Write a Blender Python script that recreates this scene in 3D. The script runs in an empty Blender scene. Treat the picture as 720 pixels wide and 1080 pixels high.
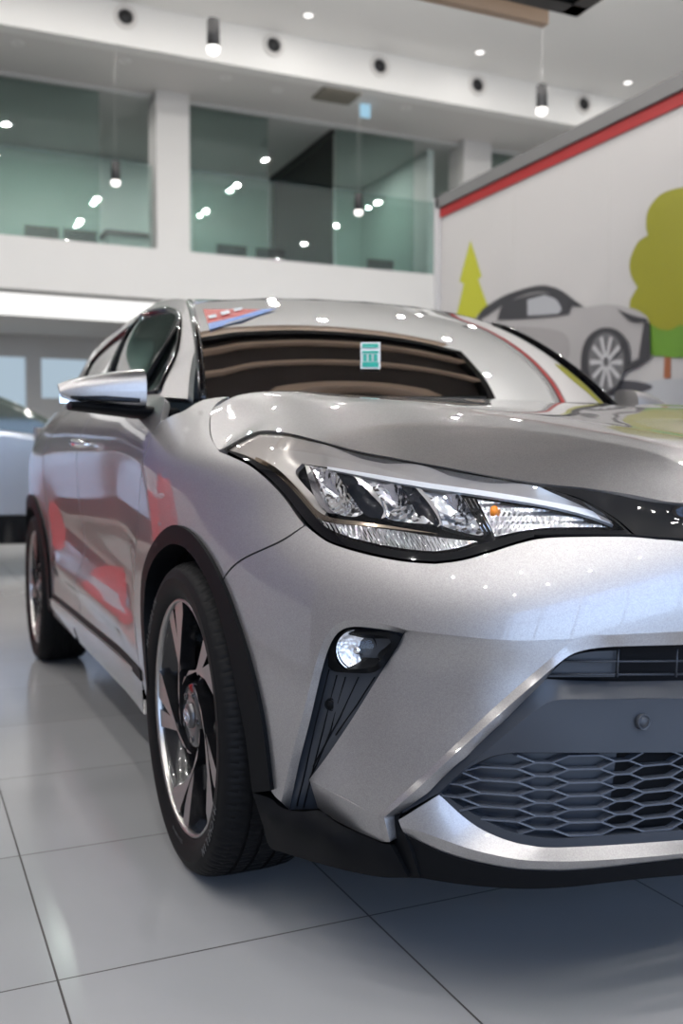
import bpy, math, random
import numpy as np
from mathutils import Vector
from mathutils.geometry import delaunay_2d_cdt
random.seed(4)
PI = math.pi
SC = bpy.context.scene
COL = SC.collection

# ---------------------------------------------------------------- camera numbers (metres; X = towards the car's nose)
FPX = 1029.0
TH = math.radians(24.2); PT = math.atan(45/1029.)
CAM = np.array([2.06, -1.43, .887])
_f0 = np.array([-math.cos(TH), math.sin(TH), 0.]); CR = np.array([math.sin(TH), math.cos(TH), 0.])
CF = _f0*math.cos(PT) - np.array([0, 0, math.sin(PT)]); CU = np.array([0, 0, math.cos(PT)]) + _f0*math.sin(PT)

def proj(P):
    d = np.atleast_2d(np.asarray(P, float)) - CAM
    D = d @ CF
    return np.stack([360+FPX*(d @ CR)/D, 540-FPX*(d @ CU)/D], 1)
def rays(uv):
    uv = np.atleast_2d(np.asarray(uv, float))
    return CF + np.outer((uv[:, 0]-360)/FPX, CR) - np.outer((uv[:, 1]-540)/FPX, CU)
def onX(px, py, x): d = rays([(px, py)])[0]; return CAM + d*(x-CAM[0])/d[0]
def onY(px, py, y): d = rays([(px, py)])[0]; return CAM + d*(y-CAM[1])/d[1]
def onZ(px, py, z): d = rays([(px, py)])[0]; return CAM + d*(z-CAM[2])/d[2]

# ---------------------------------------------------------------- materials
MATS = {}
def principled(name, col, rough=.5, metal=0., coat=0., coat_rough=.03, spec=.5, trans=0., ior=1.45, emit=None, estr=0., bump=None, alpha=1.):
    if name in MATS: return MATS[name]
    m = bpy.data.materials.new(name); m.use_nodes = True
    nt = m.node_tree; b = nt.nodes['Principled BSDF']
    b.inputs['Base Color'].default_value = (*col, 1)
    b.inputs['Roughness'].default_value = rough
    b.inputs['Metallic'].default_value = metal
    b.inputs['Coat Weight'].default_value = coat
    b.inputs['Coat Roughness'].default_value = coat_rough
    b.inputs['Specular IOR Level'].default_value = spec
    b.inputs['Transmission Weight'].default_value = trans
    b.inputs['IOR'].default_value = ior
    if emit: b.inputs['Emission Color'].default_value = (*emit, 1); b.inputs['Emission Strength'].default_value = estr
    if bump:
        kind, scale, strength = bump
        tc = nt.nodes.new('ShaderNodeTexCoord')
        if kind == 'noise': t = nt.nodes.new('ShaderNodeTexNoise'); out = 'Fac'
        elif kind == 'wave': t = nt.nodes.new('ShaderNodeTexWave'); out = 'Fac'; t.bands_direction = 'Y'; t.inputs['Distortion'].default_value = 1.
        elif kind == 'voronoi': t = nt.nodes.new('ShaderNodeTexVoronoi'); out = 'Distance'
        t.inputs['Scale'].default_value = scale
        nt.links.new(tc.outputs['Object'], t.inputs['Vector'])
        bp = nt.nodes.new('ShaderNodeBump'); bp.inputs['Strength'].default_value = strength; bp.inputs['Distance'].default_value = .002
        nt.links.new(t.outputs[out], bp.inputs['Height']); nt.links.new(bp.outputs['Normal'], b.inputs['Normal'])
    MATS[name] = m
    return m

def thin_glass(name, tint=(1, 1, 1), refl=.08, rough=0., ior=1.5, gtint=(1, 1, 1)):
    if name in MATS: return MATS[name]
    m = bpy.data.materials.new(name); m.use_nodes = True; nt = m.node_tree
    nt.nodes.remove(nt.nodes['Principled BSDF'])
    o = nt.nodes['Material Output']
    tr = nt.nodes.new('ShaderNodeBsdfTransparent'); tr.inputs[0].default_value = (*tint, 1)
    gl = nt.nodes.new('ShaderNodeBsdfGlossy'); gl.inputs['Roughness'].default_value = rough; gl.inputs['Color'].default_value = (*gtint, 1)
    fr = nt.nodes.new('ShaderNodeFresnel'); fr.inputs['IOR'].default_value = ior
    mx = nt.nodes.new('ShaderNodeMixShader')
    add = nt.nodes.new('ShaderNodeMath'); add.operation = 'ADD'; add.inputs[1].default_value = refl; add.use_clamp = True
    nt.links.new(fr.outputs[0], add.inputs[0]); nt.links.new(add.outputs[0], mx.inputs[0])
    nt.links.new(tr.outputs[0], mx.inputs[1]); nt.links.new(gl.outputs[0], mx.inputs[2]); nt.links.new(mx.outputs[0], o.inputs[0])
    MATS[name] = m
    return m

def emissive(name, col, s):
    if name in MATS: return MATS[name]
    m = bpy.data.materials.new(name); m.use_nodes = True; nt = m.node_tree
    nt.nodes.remove(nt.nodes['Principled BSDF'])
    e = nt.nodes.new('ShaderNodeEmission'); e.inputs[0].default_value = (*col, 1); e.inputs[1].default_value = s
    nt.links.new(e.outputs[0], nt.nodes['Material Output'].inputs[0])
    MATS[name] = m
    return m

PAINT = principled('silver_paint', (.40, .39, .39), .42, .92, coat=1., coat_rough=.015, spec=.5)
def flakes(m):
    nt = m.node_tree; b = nt.nodes['Principled BSDF']
    tc = nt.nodes.new('ShaderNodeTexCoord'); v = nt.nodes.new('ShaderNodeTexVoronoi'); v.inputs['Scale'].default_value = 900
    nt.links.new(tc.outputs['Object'], v.inputs['Vector'])
    cr = nt.nodes.new('ShaderNodeMapRange'); cr.inputs[3].default_value = .86; cr.inputs[4].default_value = 1.14
    sep = nt.nodes.new('ShaderNodeSeparateColor'); nt.links.new(v.outputs['Color'], sep.inputs[0])
    nt.links.new(sep.outputs[0], cr.inputs[0])
    mx = nt.nodes.new('ShaderNodeVectorMath'); mx.operation = 'SCALE'; mx.inputs[0].default_value = b.inputs['Base Color'].default_value[:3]
    nt.links.new(cr.outputs[0], mx.inputs['Scale']); nt.links.new(mx.outputs[0], b.inputs['Base Color'])
flakes(PAINT)
SATIN = principled('satin_black_plastic', (.004, .0045, .0055), .5, spec=.10)
GREYPL = principled('dark_grey_plastic', (.028, .033, .042), .34, spec=.5)
GLOSSB = principled('gloss_black_trim', (.003, .003, .004), .05, spec=.35, coat=.3)
MATB = principled('matte_black', (.006, .006, .007), .8, spec=.2)
SEAL = principled('rubber_seal', (.012, .012, .013), .5)
CHROME = principled('chrome', (.85, .85, .86), .08, 1.)
REFL = principled('faceted_reflector', (.92, .95, 1.), .08, 1., bump=('voronoi', 70, .8))
REFL2 = principled('ribbed_reflector', (.72, .74, .78), .12, 1.)
SMOKE = principled('smoked_projector', (.006, .009, .016), .06, .0, spec=.35, bump=('voronoi', 60, .35))
AMBER = principled('amber_bulb', (.95, .3, .03), .2, .0, emit=(1, .3, .03), estr=.35)
DRLM = principled('light_guide', (.93, .95, .98), .3, .0, coat=1.)
GOLD = principled('bezel_satin', (.62, .58, .54), .25, .3, coat=1.)
LENS = thin_glass('lamp_lens', (.98, .98, .98), .01, .0, 1.3)
RUB = principled('tyre_rubber', (.006, .006, .0065), .6, spec=.14, bump=('noise', 300, .1))
RUBT = principled('tyre_lettering', (.07, .07, .07), .6)
ALLOY = principled('machined_alloy', (.42, .41, .40), .3, 1.)
ALLOYB = principled('black_alloy', (.008, .008, .009), .22, spec=.5, coat=.6)
GLASSW = thin_glass('windscreen_glass', (.62, .68, .66), .10, .0, 1.52)
GLASSS = thin_glass('side_glass', (.35, .45, .42), .12, .0, 1.52)
CABIN = principled('cabin_black', (.02, .02, .022), .6)
CABING = principled('cabin_grey', (.10, .10, .105), .7)

# ---------------------------------------------------------------- object helpers
class MB:
    def __init__(s): s.v = []; s.f = []; s.n = []; s.mi = []; s.sm = []
    def add(s, V, Fs, N=None, mi=0, smooth=True):
        o = len(s.v)
        s.v += [tuple(float(c) for c in p) for p in V]
        s.n += [tuple(float(c) for c in p) for p in N] if N is not None else [(0., 0., 0.)]*len(V)
        for f in Fs: s.f.append(tuple(int(i)+o for i in f)); s.mi.append(mi); s.sm.append(smooth)
        return s
    def build(s, name, mats, parent=None, loc=None, bevel=0., subs=0):
        me = bpy.data.meshes.new(name)
        me.from_pydata(s.v, [], s.f)
        mats = mats if isinstance(mats, (list, tuple)) else [mats]
        for m in mats: me.materials.append(m)
        me.polygons.foreach_set('material_index', s.mi); me.polygons.foreach_set('use_smooth', s.sm)
        me.update()
        if any(n != (0., 0., 0.) for n in s.n): me.normals_split_custom_set_from_vertices(s.n)
        o = bpy.data.objects.new(name, me); COL.objects.link(o)
        if parent is not None: o.parent = parent
        if loc is not None: o.location = loc
        if bevel:
            md = o.modifiers.new('bevel', 'BEVEL'); md.width = bevel; md.segments = 2; md.limit_method = 'ANGLE'
        if subs:
            md = o.modifiers.new('sub', 'SUBSURF'); md.levels = subs; md.render_levels = subs
        return o

def empty(name, loc=(0, 0, 0), rz=0., parent=None):
    o = bpy.data.objects.new(name, None); COL.objects.link(o); o.location = loc; o.rotation_euler = (0, 0, rz)
    if parent is not None: o.parent = parent
    return o
def tag(o, label=None, cat=None, group=None, kind=None):
    if label: o['label'] = label
    if cat: o['category'] = cat
    if group: o['group'] = group
    if kind: o['kind'] = kind
    return o
def copy_tree(o, parent=None):
    c = o.copy(); COL.objects.link(c); c.parent = parent
    for ch in [x for x in COL.objects if x.parent == o]: copy_tree(ch, c)
    return c

def box(mb, x0, x1, y0, y1, z0, z1, mi=0):
    V = [(x, y, z) for x in (x0, x1) for y in (y0, y1) for z in (z0, z1)]
    Fs = [(0, 1, 3, 2), (4, 6, 7, 5), (0, 4, 5, 1), (2, 3, 7, 6), (0, 2, 6, 4), (1, 5, 7, 3)]
    return mb.add(V, Fs, mi=mi, smooth=False)
def tube(mb, pts, r, n=8, mi=0, caps=True):
    pts = [np.array(p, float) for p in pts]; V = []; Fs = []
    rs = r if isinstance(r, (list, tuple)) else [r]*len(pts)
    up = np.array([0, 0, 1.])
    for i, p in enumerate(pts):
        t = pts[min(i+1, len(pts)-1)] - pts[max(i-1, 0)]; t = t/np.linalg.norm(t)
        u = np.cross(t, up)
        if np.linalg.norm(u) < .05: u = np.cross(t, np.array([1., 0, 0]))
        u /= np.linalg.norm(u); w = np.cross(t, u)
        for k in range(n):
            a = 2*PI*k/n; V.append(p + rs[i]*(math.cos(a)*u + math.sin(a)*w))
    for i in range(len(pts)-1):
        for k in range(n):
            a = i*n+k; b = i*n+(k+1) % n; Fs.append((a, b, b+n, a+n))
    if caps: Fs += [tuple(range(n))[::-1], tuple((len(pts)-1)*n+k for k in range(n))]
    return mb.add(V, Fs, mi=mi)
def lathe(mb, prof, n=48, axis='z', c=(0, 0, 0), mi=0, close=False, a0=0., a1=2*PI):
    """prof: (radius, height) pairs"""
    V = []; Fs = []; full = abs(a1-a0-2*PI) < 1e-6; m = n if full else n+1
    for r, h in prof:
        for k in range(m):
            a = a0+(a1-a0)*k/n; x, y = r*math.cos(a), r*math.sin(a)
            V.append((c[0]+x, c[1]+y, c[2]+h) if axis == 'z' else (c[0]+x, c[1]+h, c[2]+y) if axis == 'y' else (c[0]+h, c[1]+x, c[2]+y))
    L = len(prof)
    for i in range(L-1+(1 if close else 0)):
        for k in range(n):
            k2 = (k+1) % m; j = (i+1) % L
            Fs.append((i*m+k, i*m+k2, j*m+k2, j*m+k))
    return mb.add(V, Fs, mi=mi)

# ---------------------------------------------------------------- curves and panels
def spline(pts, step):
    """Catmull-Rom through points; a trailing 'c' marks a corner"""
    P = [np.array(p[:-1] if p[-1] == 'c' else p, float) for p in pts]; cor = [p[-1] == 'c' for p in pts]
    n = len(P); out = []
    for i in range(n-1):
        p1, p2 = P[i], P[i+1]
        p0 = P[i-1] if i > 0 and not cor[i] else 2*p1-p2
        p3 = P[i+2] if i+2 < n and not cor[i+1] else 2*p2-p1
        m = max(1, int(math.ceil(np.linalg.norm(p2-p1)/step)))
        for k in range(m):
            t = k/m
            out.append(.5*((2*p1)+(-p0+p2)*t+(2*p0-5*p1+4*p2-p3)*t*t+(-p0+3*p1-3*p2+p3)*t**3))
    out.append(P[-1])
    return np.array(out)
def closed_spline(pts, step):
    """closed loop; rotates so it starts at a corner when there is one"""
    k = next((i for i, p in enumerate(pts) if p[-1] == 'c'), None)
    if k is None:
        q = pts[-2:]+pts+pts[:3]; S = []
        P = [np.array(p, float) for p in q]
        for i in range(2, 2+len(pts)):
            p0, p1, p2, p3 = P[i-1], P[i], P[i+1], P[i+2]
            m = max(1, int(math.ceil(np.linalg.norm(p2-p1)/step)))
            for j in range(m):
                t = j/m; S.append(.5*((2*p1)+(-p0+p2)*t+(2*p0-5*p1+4*p2-p3)*t*t+(-p0+3*p1-3*p2+p3)*t**3))
        return np.array(S)
    q = pts[k:]+pts[:k]+[pts[k]]
    return spline(q, step)[:-1]
def inside(poly, Q):
    Q = np.atleast_2d(Q); x, y = Q[:, 0], Q[:, 1]; r = np.zeros(len(Q), bool)
    px, py = poly[:, 0], poly[:, 1]; n = len(poly); j = n-1
    for i in range(n):
        c = (py[i] > y) != (py[j] > y)
        with np.errstate(divide='ignore', invalid='ignore'):
            xx = (px[j]-px[i])*(y-py[i])/(py[j]-py[i])+px[i]
        r ^= c & (x < xx); j = i
    return r
def dist_poly(poly, Q):
    d = np.full(len(Q), 1e9); n = len(poly)
    for i in range(n):
        a = poly[i]; b = poly[(i+1) % n]; ab = b-a; L = max(ab @ ab, 1e-12)
        t = np.clip(((Q-a) @ ab)/L, 0, 1)
        d = np.minimum(d, np.linalg.norm(Q-a-np.outer(t, ab), axis=1))
    return d
def fill(poly, step, holes=(), sy=1.):
    """triangulate a 2-D polygon with a hex grid of interior points"""
    S = np.array([1., sy]); poly = poly*S; holes = [h*S for h in holes]
    lo = poly.min(0); hi = poly.max(0); g = []; r = 0; y = lo[1]
    while y < hi[1]:
        x = lo[0] + (step/2 if r % 2 else 0)
        while x < hi[0]: g.append((x, y)); x += step
        y += step*.866; r += 1
    g = np.array(g) if g else np.zeros((0, 2))
    if len(g):
        k = inside(poly, g)
        for h in holes: k &= ~inside(h, g)
        g = g[k]
        if len(g):
            d = dist_poly(poly, g)
            for h in holes: d = np.minimum(d, dist_poly(h, g))
            g = g[d > step*.45]
    vs = [Vector(p) for p in poly]; es = [(i, (i+1) % len(poly)) for i in range(len(poly))]
    for h in holes:
        o = len(vs); vs += [Vector(p) for p in h]; es += [(o+i, o+(i+1) % len(h)) for i in range(len(h))]
    vs += [Vector(p) for p in g]
    V, _, T, *_ = delaunay_2d_cdt(vs, es, [], 0, 1e-7)
    V = np.array([tuple(v) for v in V]); T = [t for t in T if len(t) == 3]
    c = np.array([(V[t[0]]+V[t[1]]+V[t[2]])/3 for t in T])
    k = inside(poly, c)
    for h in holes: k &= ~inside(h, c)
    ar = np.array([abs((V[t[1]][0]-V[t[0]][0])*(V[t[2]][1]-V[t[0]][1])-(V[t[1]][1]-V[t[0]][1])*(V[t[2]][0]-V[t[0]][0])) for t in T])
    k &= ar > 1e-9
    return V/S, [T[i] for i in range(len(T)) if k[i]]
def norm(a): return a/np.maximum(np.linalg.norm(a, axis=1), 1e-12)[:, None]
OUTC = np.array([-.6, 0., .5])      # a point well inside the car: panel normals face away from it

def panel(mb, poly, fmap, step, eps, holes=(), skirt=.012, mi=0, mirror=False, sy=1., smi=None, facing=None):
    """surface patch: 2-D polygon mapped to 3-D by fmap(uv)->P; exact normals; folded edge (skirt) of real thickness"""
    V2, T = fill(poly, step, holes, sy)
    P = fmap(V2); Pu = fmap(V2+np.array([eps, 0])); Pv = fmap(V2+np.array([0, eps]))
    Pu2 = fmap(V2-np.array([eps, 0])); Pv2 = fmap(V2-np.array([0, eps]))
    N = norm(np.cross(Pu-Pu2, Pv-Pv2))
    ref = (P-OUTC) if facing is None else np.tile(np.array(facing, float), (len(P), 1))
    s = np.sign((N*ref).sum(1)); s = np.sign(s.sum()) or 1.; N = N*s
    t0 = np.array(T); g = np.cross(P[t0[:, 1]]-P[t0[:, 0]], P[t0[:, 2]]-P[t0[:, 0]])
    flip = (g*N[t0[:, 0]]).sum(1) < 0
    T = [tuple(t[::-1]) if fl else tuple(t) for t, fl in zip(T, flip)]
    sets = [(P, N, T)]
    if mirror == 'only' or mirror is True:
        M = np.array([1, -1, 1.]); mm = (P*M, N*M, [t[::-1] for t in T])
        sets = [mm] if mirror == 'only' else sets+[mm]
    for P_, N_, T_ in sets:
        mb.add(P_, T_, N_, mi=mi)
        if skirt:
            ed = {}
            for t in T_:
                for a, b in ((t[0], t[1]), (t[1], t[2]), (t[2], t[0])): ed[(a, b)] = 1
            bd = [(a, b) for (a, b) in ed if (b, a) not in ed]
            idx = sorted({i for e in bd for i in e}); mp = {i: k for k, i in enumerate(idx)}
            top = P_[idx]; bot = P_[idx]-N_[idx]*skirt
            L = len(idx)
            mb.add(np.vstack([top, bot]), [(mp[b], mp[a], mp[a]+L, mp[b]+L) for a, b in bd], mi=mi if smi is None else smi, smooth=False)
    return P, N

def loft(mb, rows, nu, nv, mi=0, mirror=False, skirt=0., flip=False):
    """rows of 3-D points -> smooth patch (Catmull-Rom both ways)"""
    def resample(R, n):
        R = spline([tuple(p) for p in R], 1e9) if len(R) < 3 else np.array(R, float)
        m = len(R); out = []
        for k in range(n+1):
            t = k/n*(m-1); i = min(int(t), m-2); u = t-i
            p1, p2 = R[i], R[i+1]; p0 = R[i-1] if i > 0 else 2*p1-p2; p3 = R[i+2] if i+2 < m else 2*p2-p1
            out.append(.5*((2*p1)+(-p0+p2)*u+(2*p0-5*p1+4*p2-p3)*u*u+(-p0+3*p1-3*p2+p3)*u**3))
        return np.array(out)
    A = np.array([resample(r, nu) for r in rows])
    B = np.stack([resample(A[:, j], nv) for j in range(nu+1)], 1)      # (nv+1, nu+1, 3)
    V = B.reshape(-1, 3); n = nu+1
    Fs = [(i*n+j, i*n+j+1, (i+1)*n+j+1, (i+1)*n+j) for i in range(nv) for j in range(nu)]
    if flip: Fs = [f[::-1] for f in Fs]
    for m in ((0,) if not mirror else (0, 1) if mirror is True else (1,)):
        W_ = V*np.array([1, -1, 1.]) if m else V
        F_ = [f[::-1] for f in Fs] if m else Fs
        mb.add(W_, F_, mi=mi)
        if skirt:
            du = np.gradient(B, axis=1); dv = np.gradient(B, axis=0)
            N = norm(np.cross(du, dv).reshape(-1, 3))*(-1 if flip else 1)
            if m: N = N*np.array([1, -1, 1.])
            ring = [j for j in range(n)]+[i*n+n-1 for i in range(1, nv+1)]+[nv*n+j for j in range(n-2, -1, -1)]+[i*n for i in range(nv-1, 0, -1)]
            top = W_[ring]; bot = top-N[ring]*skirt; L = len(ring)
            mb.add(np.vstack([top, bot]), [(k, (k+1) % L, (k+1) % L+L, k+L) for k in range(L)], mi=mi, smooth=False)
    return B

class TPS:
    """thin-plate spline w(u,v)"""
    def __init__(s, pts, reg=0.):
        A = np.array(pts, float); s.c = A[:, :2]; s.sc = max(np.ptp(A[:, 0]), np.ptp(A[:, 1])); s.c = s.c/s.sc
        n = len(A); K = s.k(np.linalg.norm(s.c[:, None]-s.c[None], axis=2))+reg*np.eye(n)
        Q = np.hstack([np.ones((n, 1)), s.c]); M = np.block([[K, Q], [Q.T, np.zeros((3, 3))]])
        s.w = np.linalg.lstsq(M, np.concatenate([A[:, 2], np.zeros(3)]), rcond=None)[0]
    @staticmethod
    def k(r): return np.where(r > 1e-9, r*r*np.log(np.maximum(r, 1e-9)), 0)
    def __call__(s, uv):
        uv = np.atleast_2d(uv)/s.sc
        return s.k(np.linalg.norm(uv[:, None]-s.c[None], axis=2)) @ s.w[:-3] + s.w[-3] + uv @ s.w[-2:]
def nspline(tab):
    """natural cubic spline"""
    x = np.array([t[0] for t in tab], float); y = np.array([t[1] for t in tab], float); n = len(x); h = np.diff(x)
    A = np.eye(n); r = np.zeros(n)
    for i in range(1, n-1):
        A[i, i-1] = h[i-1]; A[i, i] = 2*(h[i-1]+h[i]); A[i, i+1] = h[i]; r[i] = 3*((y[i+1]-y[i])/h[i]-(y[i]-y[i-1])/h[i-1])
    c = np.linalg.solve(A, r)
    def ev(q):
        q = np.clip(q, x[0], x[-1]); i = np.clip(np.searchsorted(x, q)-1, 0, n-2); d = q-x[i]
        b = (y[i+1]-y[i])/h[i]-h[i]*(2*c[i]+c[i+1])/3
        return y[i]+b*d+c[i]*d*d+(c[i+1]-c[i])/(3*h[i])*d**3
    return ev

# ---------------------------------------------------------------- the body surface (front, flanks and tail in one function)
XC = -.5
a_ = nspline([(.05, 1.36), (.15, 1.40), (.28, 1.43), (.4, 1.43), (.55, 1.425), (.68, 1.44), (.76, 1.43), (.83, 1.40), (.88, 1.37), (.93, 1.33), (1.0, 1.26), (1.1, 1.1)])
b_ = nspline([(.05, .80), (.15, .845), (.28, .875), (.4, .885), (.55, .887), (.68, .887), (.78, .885), (.86, .88), (.93, .865), (1.0, .828), (1.06, .775), (1.12, .70), (1.2, .58)])
p_ = nspline([(.05, 3.6), (.3, 3.6), (.55, 3.5), (.68, 3.1), (.8, 2.6), (.93, 2.4), (1.2, 2.3)])
_c = nspline([(.05, -.04), (.3, -.03), (.5, -.042), (.7, -.042), (.85, -.028), (.95, 0.), (1.04, .045), (1.12, .115), (1.2, .22)])
def _k(q):
    x, z = q[:, 0], q[:, 1]; t = np.clip((-.12-x)/.75, 0, 1); g = t*t*(3-2*t)
    return 1+g*_c(z)+.042*np.exp(-((x+2.68)/.48)**2)*np.exp(-((z-.66)/.34)**2)
def _sm(t): t = np.clip(t, 0, 1); return t*t*(3-2*t)
def zz(X, z): return z+.04*_sm((X+.55)/.7)*_sm((z-.84)/.18)      # the shoulder drops towards the nose
def half(X, z):
    X = np.asarray(X, float); z = np.asarray(z, float); X, z = np.broadcast_arrays(X, z); z = zz(X, z)
    p = p_(z); u = np.clip((X-XC)/a_(z), 0, 1); fr = np.maximum(1-u**p, 0)**(1/p)
    v = np.clip((-2.7-X)/.76, 0, 1); re = np.maximum(1-v**2.8, 0)**(1/2.8)
    return b_(z)*_k(np.stack([X.ravel(), z.ravel()], 1)).reshape(X.shape)*fr*re
def sdist(P):
    X, Y, z = P[:, 0], np.abs(P[:, 1]), P[:, 2]
    z = zz(X, z); p = p_(z); w = b_(z); kk = X < -.2
    if kk.any(): w[kk] *= _k(np.stack([X[kk], z[kk]], 1))*np.maximum(1-np.clip((-2.7-X[kk])/.76, 0, 1)**2.8, 1e-6)**(1/2.8)
    u = np.maximum((X-XC)/a_(z), 0); v = Y/w
    rho = np.maximum(u**p+v**p, 1e-12)**(1/p)
    return (rho-1)*np.where(X > XC, np.hypot(np.maximum(X-XC, 0), Y), Y)/np.maximum(rho, .5)
def hit(inset=0.):
    """camera-traced outline -> the body surface, set in by inset (number or f(px))"""
    def f(uv):
        uv = np.atleast_2d(np.asarray(uv, float)); d = rays(uv); n = len(uv)
        ins = inset(uv) if callable(inset) else np.full(n, float(inset))
        ts = np.arange(1.1, 3.6, .04); lo = np.full(n, np.nan); best = np.full(n, 1e9); bt = np.full(n, 2.)
        prev = None; act = np.arange(n)
        for t in ts:
            s = sdist(CAM+d[act]*t)+ins[act]
            u = s < best[act]; best[act[u]] = s[u]; bt[act[u]] = t
            if prev is not None:
                k = (prev > 0) & (s <= 0); lo[act[k]] = t-.04; act = act[~k]; s = s[~k]
                if not len(act): break
            prev = s
        miss = np.isnan(lo); L = np.where(miss, bt, lo); H = L+.04
        for _ in range(20):
            m = (L+H)/2; s = sdist(CAM+d*m[:, None])+ins; pos = s > 0
            L = np.where(pos & ~miss, m, L); H = np.where(pos | miss, H, m)
        t = np.where(miss, bt, (L+H)/2)
        return CAM+d*t[:, None]
    return f
def side(off=0.):
    """(X, z) -> right flank"""
    def f(uv):
        uv = np.atleast_2d(uv); o = off(uv) if callable(off) else off
        return np.stack([uv[:, 0], -(half(uv[:, 0], uv[:, 1])+o), uv[:, 1]], 1)
    return f
def side_px(pts):
    """(X, z[, 'c']) on the flank -> photo pixels"""
    out = []
    for p in pts:
        q = proj(side()(np.array([[p[0], p[1]]])))[0]; out.append((q[0], q[1], 'c') if p[-1] == 'c' else (q[0], q[1]))
    return out

# ================================================================ THE SILVER CROSSOVER
car = empty('car', (0, 0, 0))
tag(car, 'silver crossover in the foreground with black wheel arch trim and honeycomb lower grille', 'car')

def C2(pts, step=4.): return closed_spline(pts, step)
def L2(*a): return list(a)

# ---- traced seams (photo pixels); every one is dropped on the body surface
HOOD_SIDE = [(242, 420, 'c'), (233, 423), (226, 430), (222, 443), (223, 460), (231, 475, 'c')]
HL_LOW = [(236, 477, 'c'), (250, 484), (265, 492), (283, 508), (300, 526), (312, 543), (320, 554)]
ARCH_O = [(157, 745, 'c'), (151, 700), (147.5, 650), (148.5, 609), (154, 587), (162, 570), (172, 558), (184, 552.5), (197, 558), (209, 570), (222, 590), (232, 613), (243, 642), (261, 699), (275.5, 762), (284, 832, 'c')]
# headlight outer outline
HL = [(235, 474, 'c'), (254, 463.3), (273, 456.3, 'c'), (303, 457.8), (340, 466.8), (380, 477.3), (440, 488.3), (510, 501.3), (568, 511.5, 'c'), (610, 525), (645, 545), (666, 563.5, 'c'), (640, 563.5), (607, 564), (572, 565), (545, 571), (510, 582), (484, 589), (458, 592, 'c'), (430, 590), (400, 585), (370, 577.5), (347, 570), (331, 558), (319, 545), (300, 521), (283, 503.5), (265, 489), (250, 481)]

# fender
fend = [(231.5, 476.5, 'c'), (250, 484.5), (265, 492.5), (283, 507.5), (300, 526), (312, 543), (320.5, 554, 'c'), (295.5, 570), (259, 587), (243, 599), (233, 613, 'c'),
        (221.5, 590), (208.5, 571), (197, 559.5), (184, 554), (172, 559.5), (162, 571), (154, 588), (149, 610), (148, 650), (151.5, 700), (156, 741, 'c'),
        (151, 722, 'c'), (145.5, 690), (141.5, 640), (142, 600), (144.5, 565), (147, 530), (151, 490), (159, 462), (170, 444.5, 'c'), (182, 438), (193, 434), (204, 427), (213, 422.5), (228, 419.5), (241, 418.5, 'c'),
        (232.5, 422.5), (225, 429.5), (221, 443), (222, 460)]
for mir in (False, 'only'):
    mb = MB(); panel(mb, C2(fend, 4), hit(), 5, .4, skirt=.02, mirror=mir)
    mb.build('fender', PAINT, car)

# hood: z over (x, y)
_h = hit()
edge_px = [(242, 420), (226, 430), (222, 443), (223, 460), (231, 475)]
hood_e = [_h([p])[0] for p in edge_px]
front_px = [(231.5, 474.5), (252, 463), (273, 454.5), (303, 456.5), (340, 465.5), (380, 476), (440, 487), (510, 500), (568, 509.5), (615, 514), (673, 523), (720, 531)]
hood_f = [_h([p])[0] for p in front_px]
last = hood_f[-1]
hood_f2 = hood_f + [np.array([.90, -.16, last[2]+.004]), np.array([.915, 0, last[2]+.006])]
rear = [(-.455, -.70, 1.066), (-.36, -.55, 1.072), (-.29, -.4, 1.076), (-.24, -.2, 1.08), (-.22, 0, 1.08)]
hood_pts = [tuple(p) for p in hood_e+hood_f2]+rear+[
    (.0, 0, 1.052), (.3, 0, 1.01), (.6, 0, .952), (.8, 0, .898),
    (.0, -.3, 1.054), (.3, -.3, 1.016), (.6, -.28, .957), (.78, -.26, .90),
    (.0, -.5, 1.058), (.25, -.5, 1.022), (.45, -.47, .974), (.62, -.42, .925),
    (.0, -.64, 1.050), (.15, -.62, 1.022), (.28, -.60, .992), (-.2, -.66, 1.066), (-.3, -.3, 1.082)]
hood_pts += [(p[0], -p[1], p[2]) for p in hood_pts if p[1] < -1e-4]
hood_z = TPS(hood_pts, 2e-4)
def hood_map(uv): uv = np.atleast_2d(uv); return np.stack([uv[:, 0], uv[:, 1], hood_z(uv)], 1)
o1 = [tuple(p[:2]) for p in hood_f2]; side_o = [tuple(p[:2]) for p in hood_e[::-1]]
fr = spline([(*o1[0], 'c'), o1[1], o1[2]]+o1[3:], .025)
sd_ = spline(side_o, .02); re_ = spline([tuple(p[:2]) for p in rear], .03)
halfp = np.vstack([fr[::-1], sd_[1:], re_[1:] if np.linalg.norm(sd_[-1]-re_[0]) > .01 else re_[1:]])
full = np.vstack([halfp, (halfp*np.array([1, -1]))[::-1][1:-1]])
mb = MB(); panel(mb, full, hood_map, .03, .004, skirt=.015, facing=(0, 0, 1)); mb.build('hood', PAINT, car)

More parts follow.
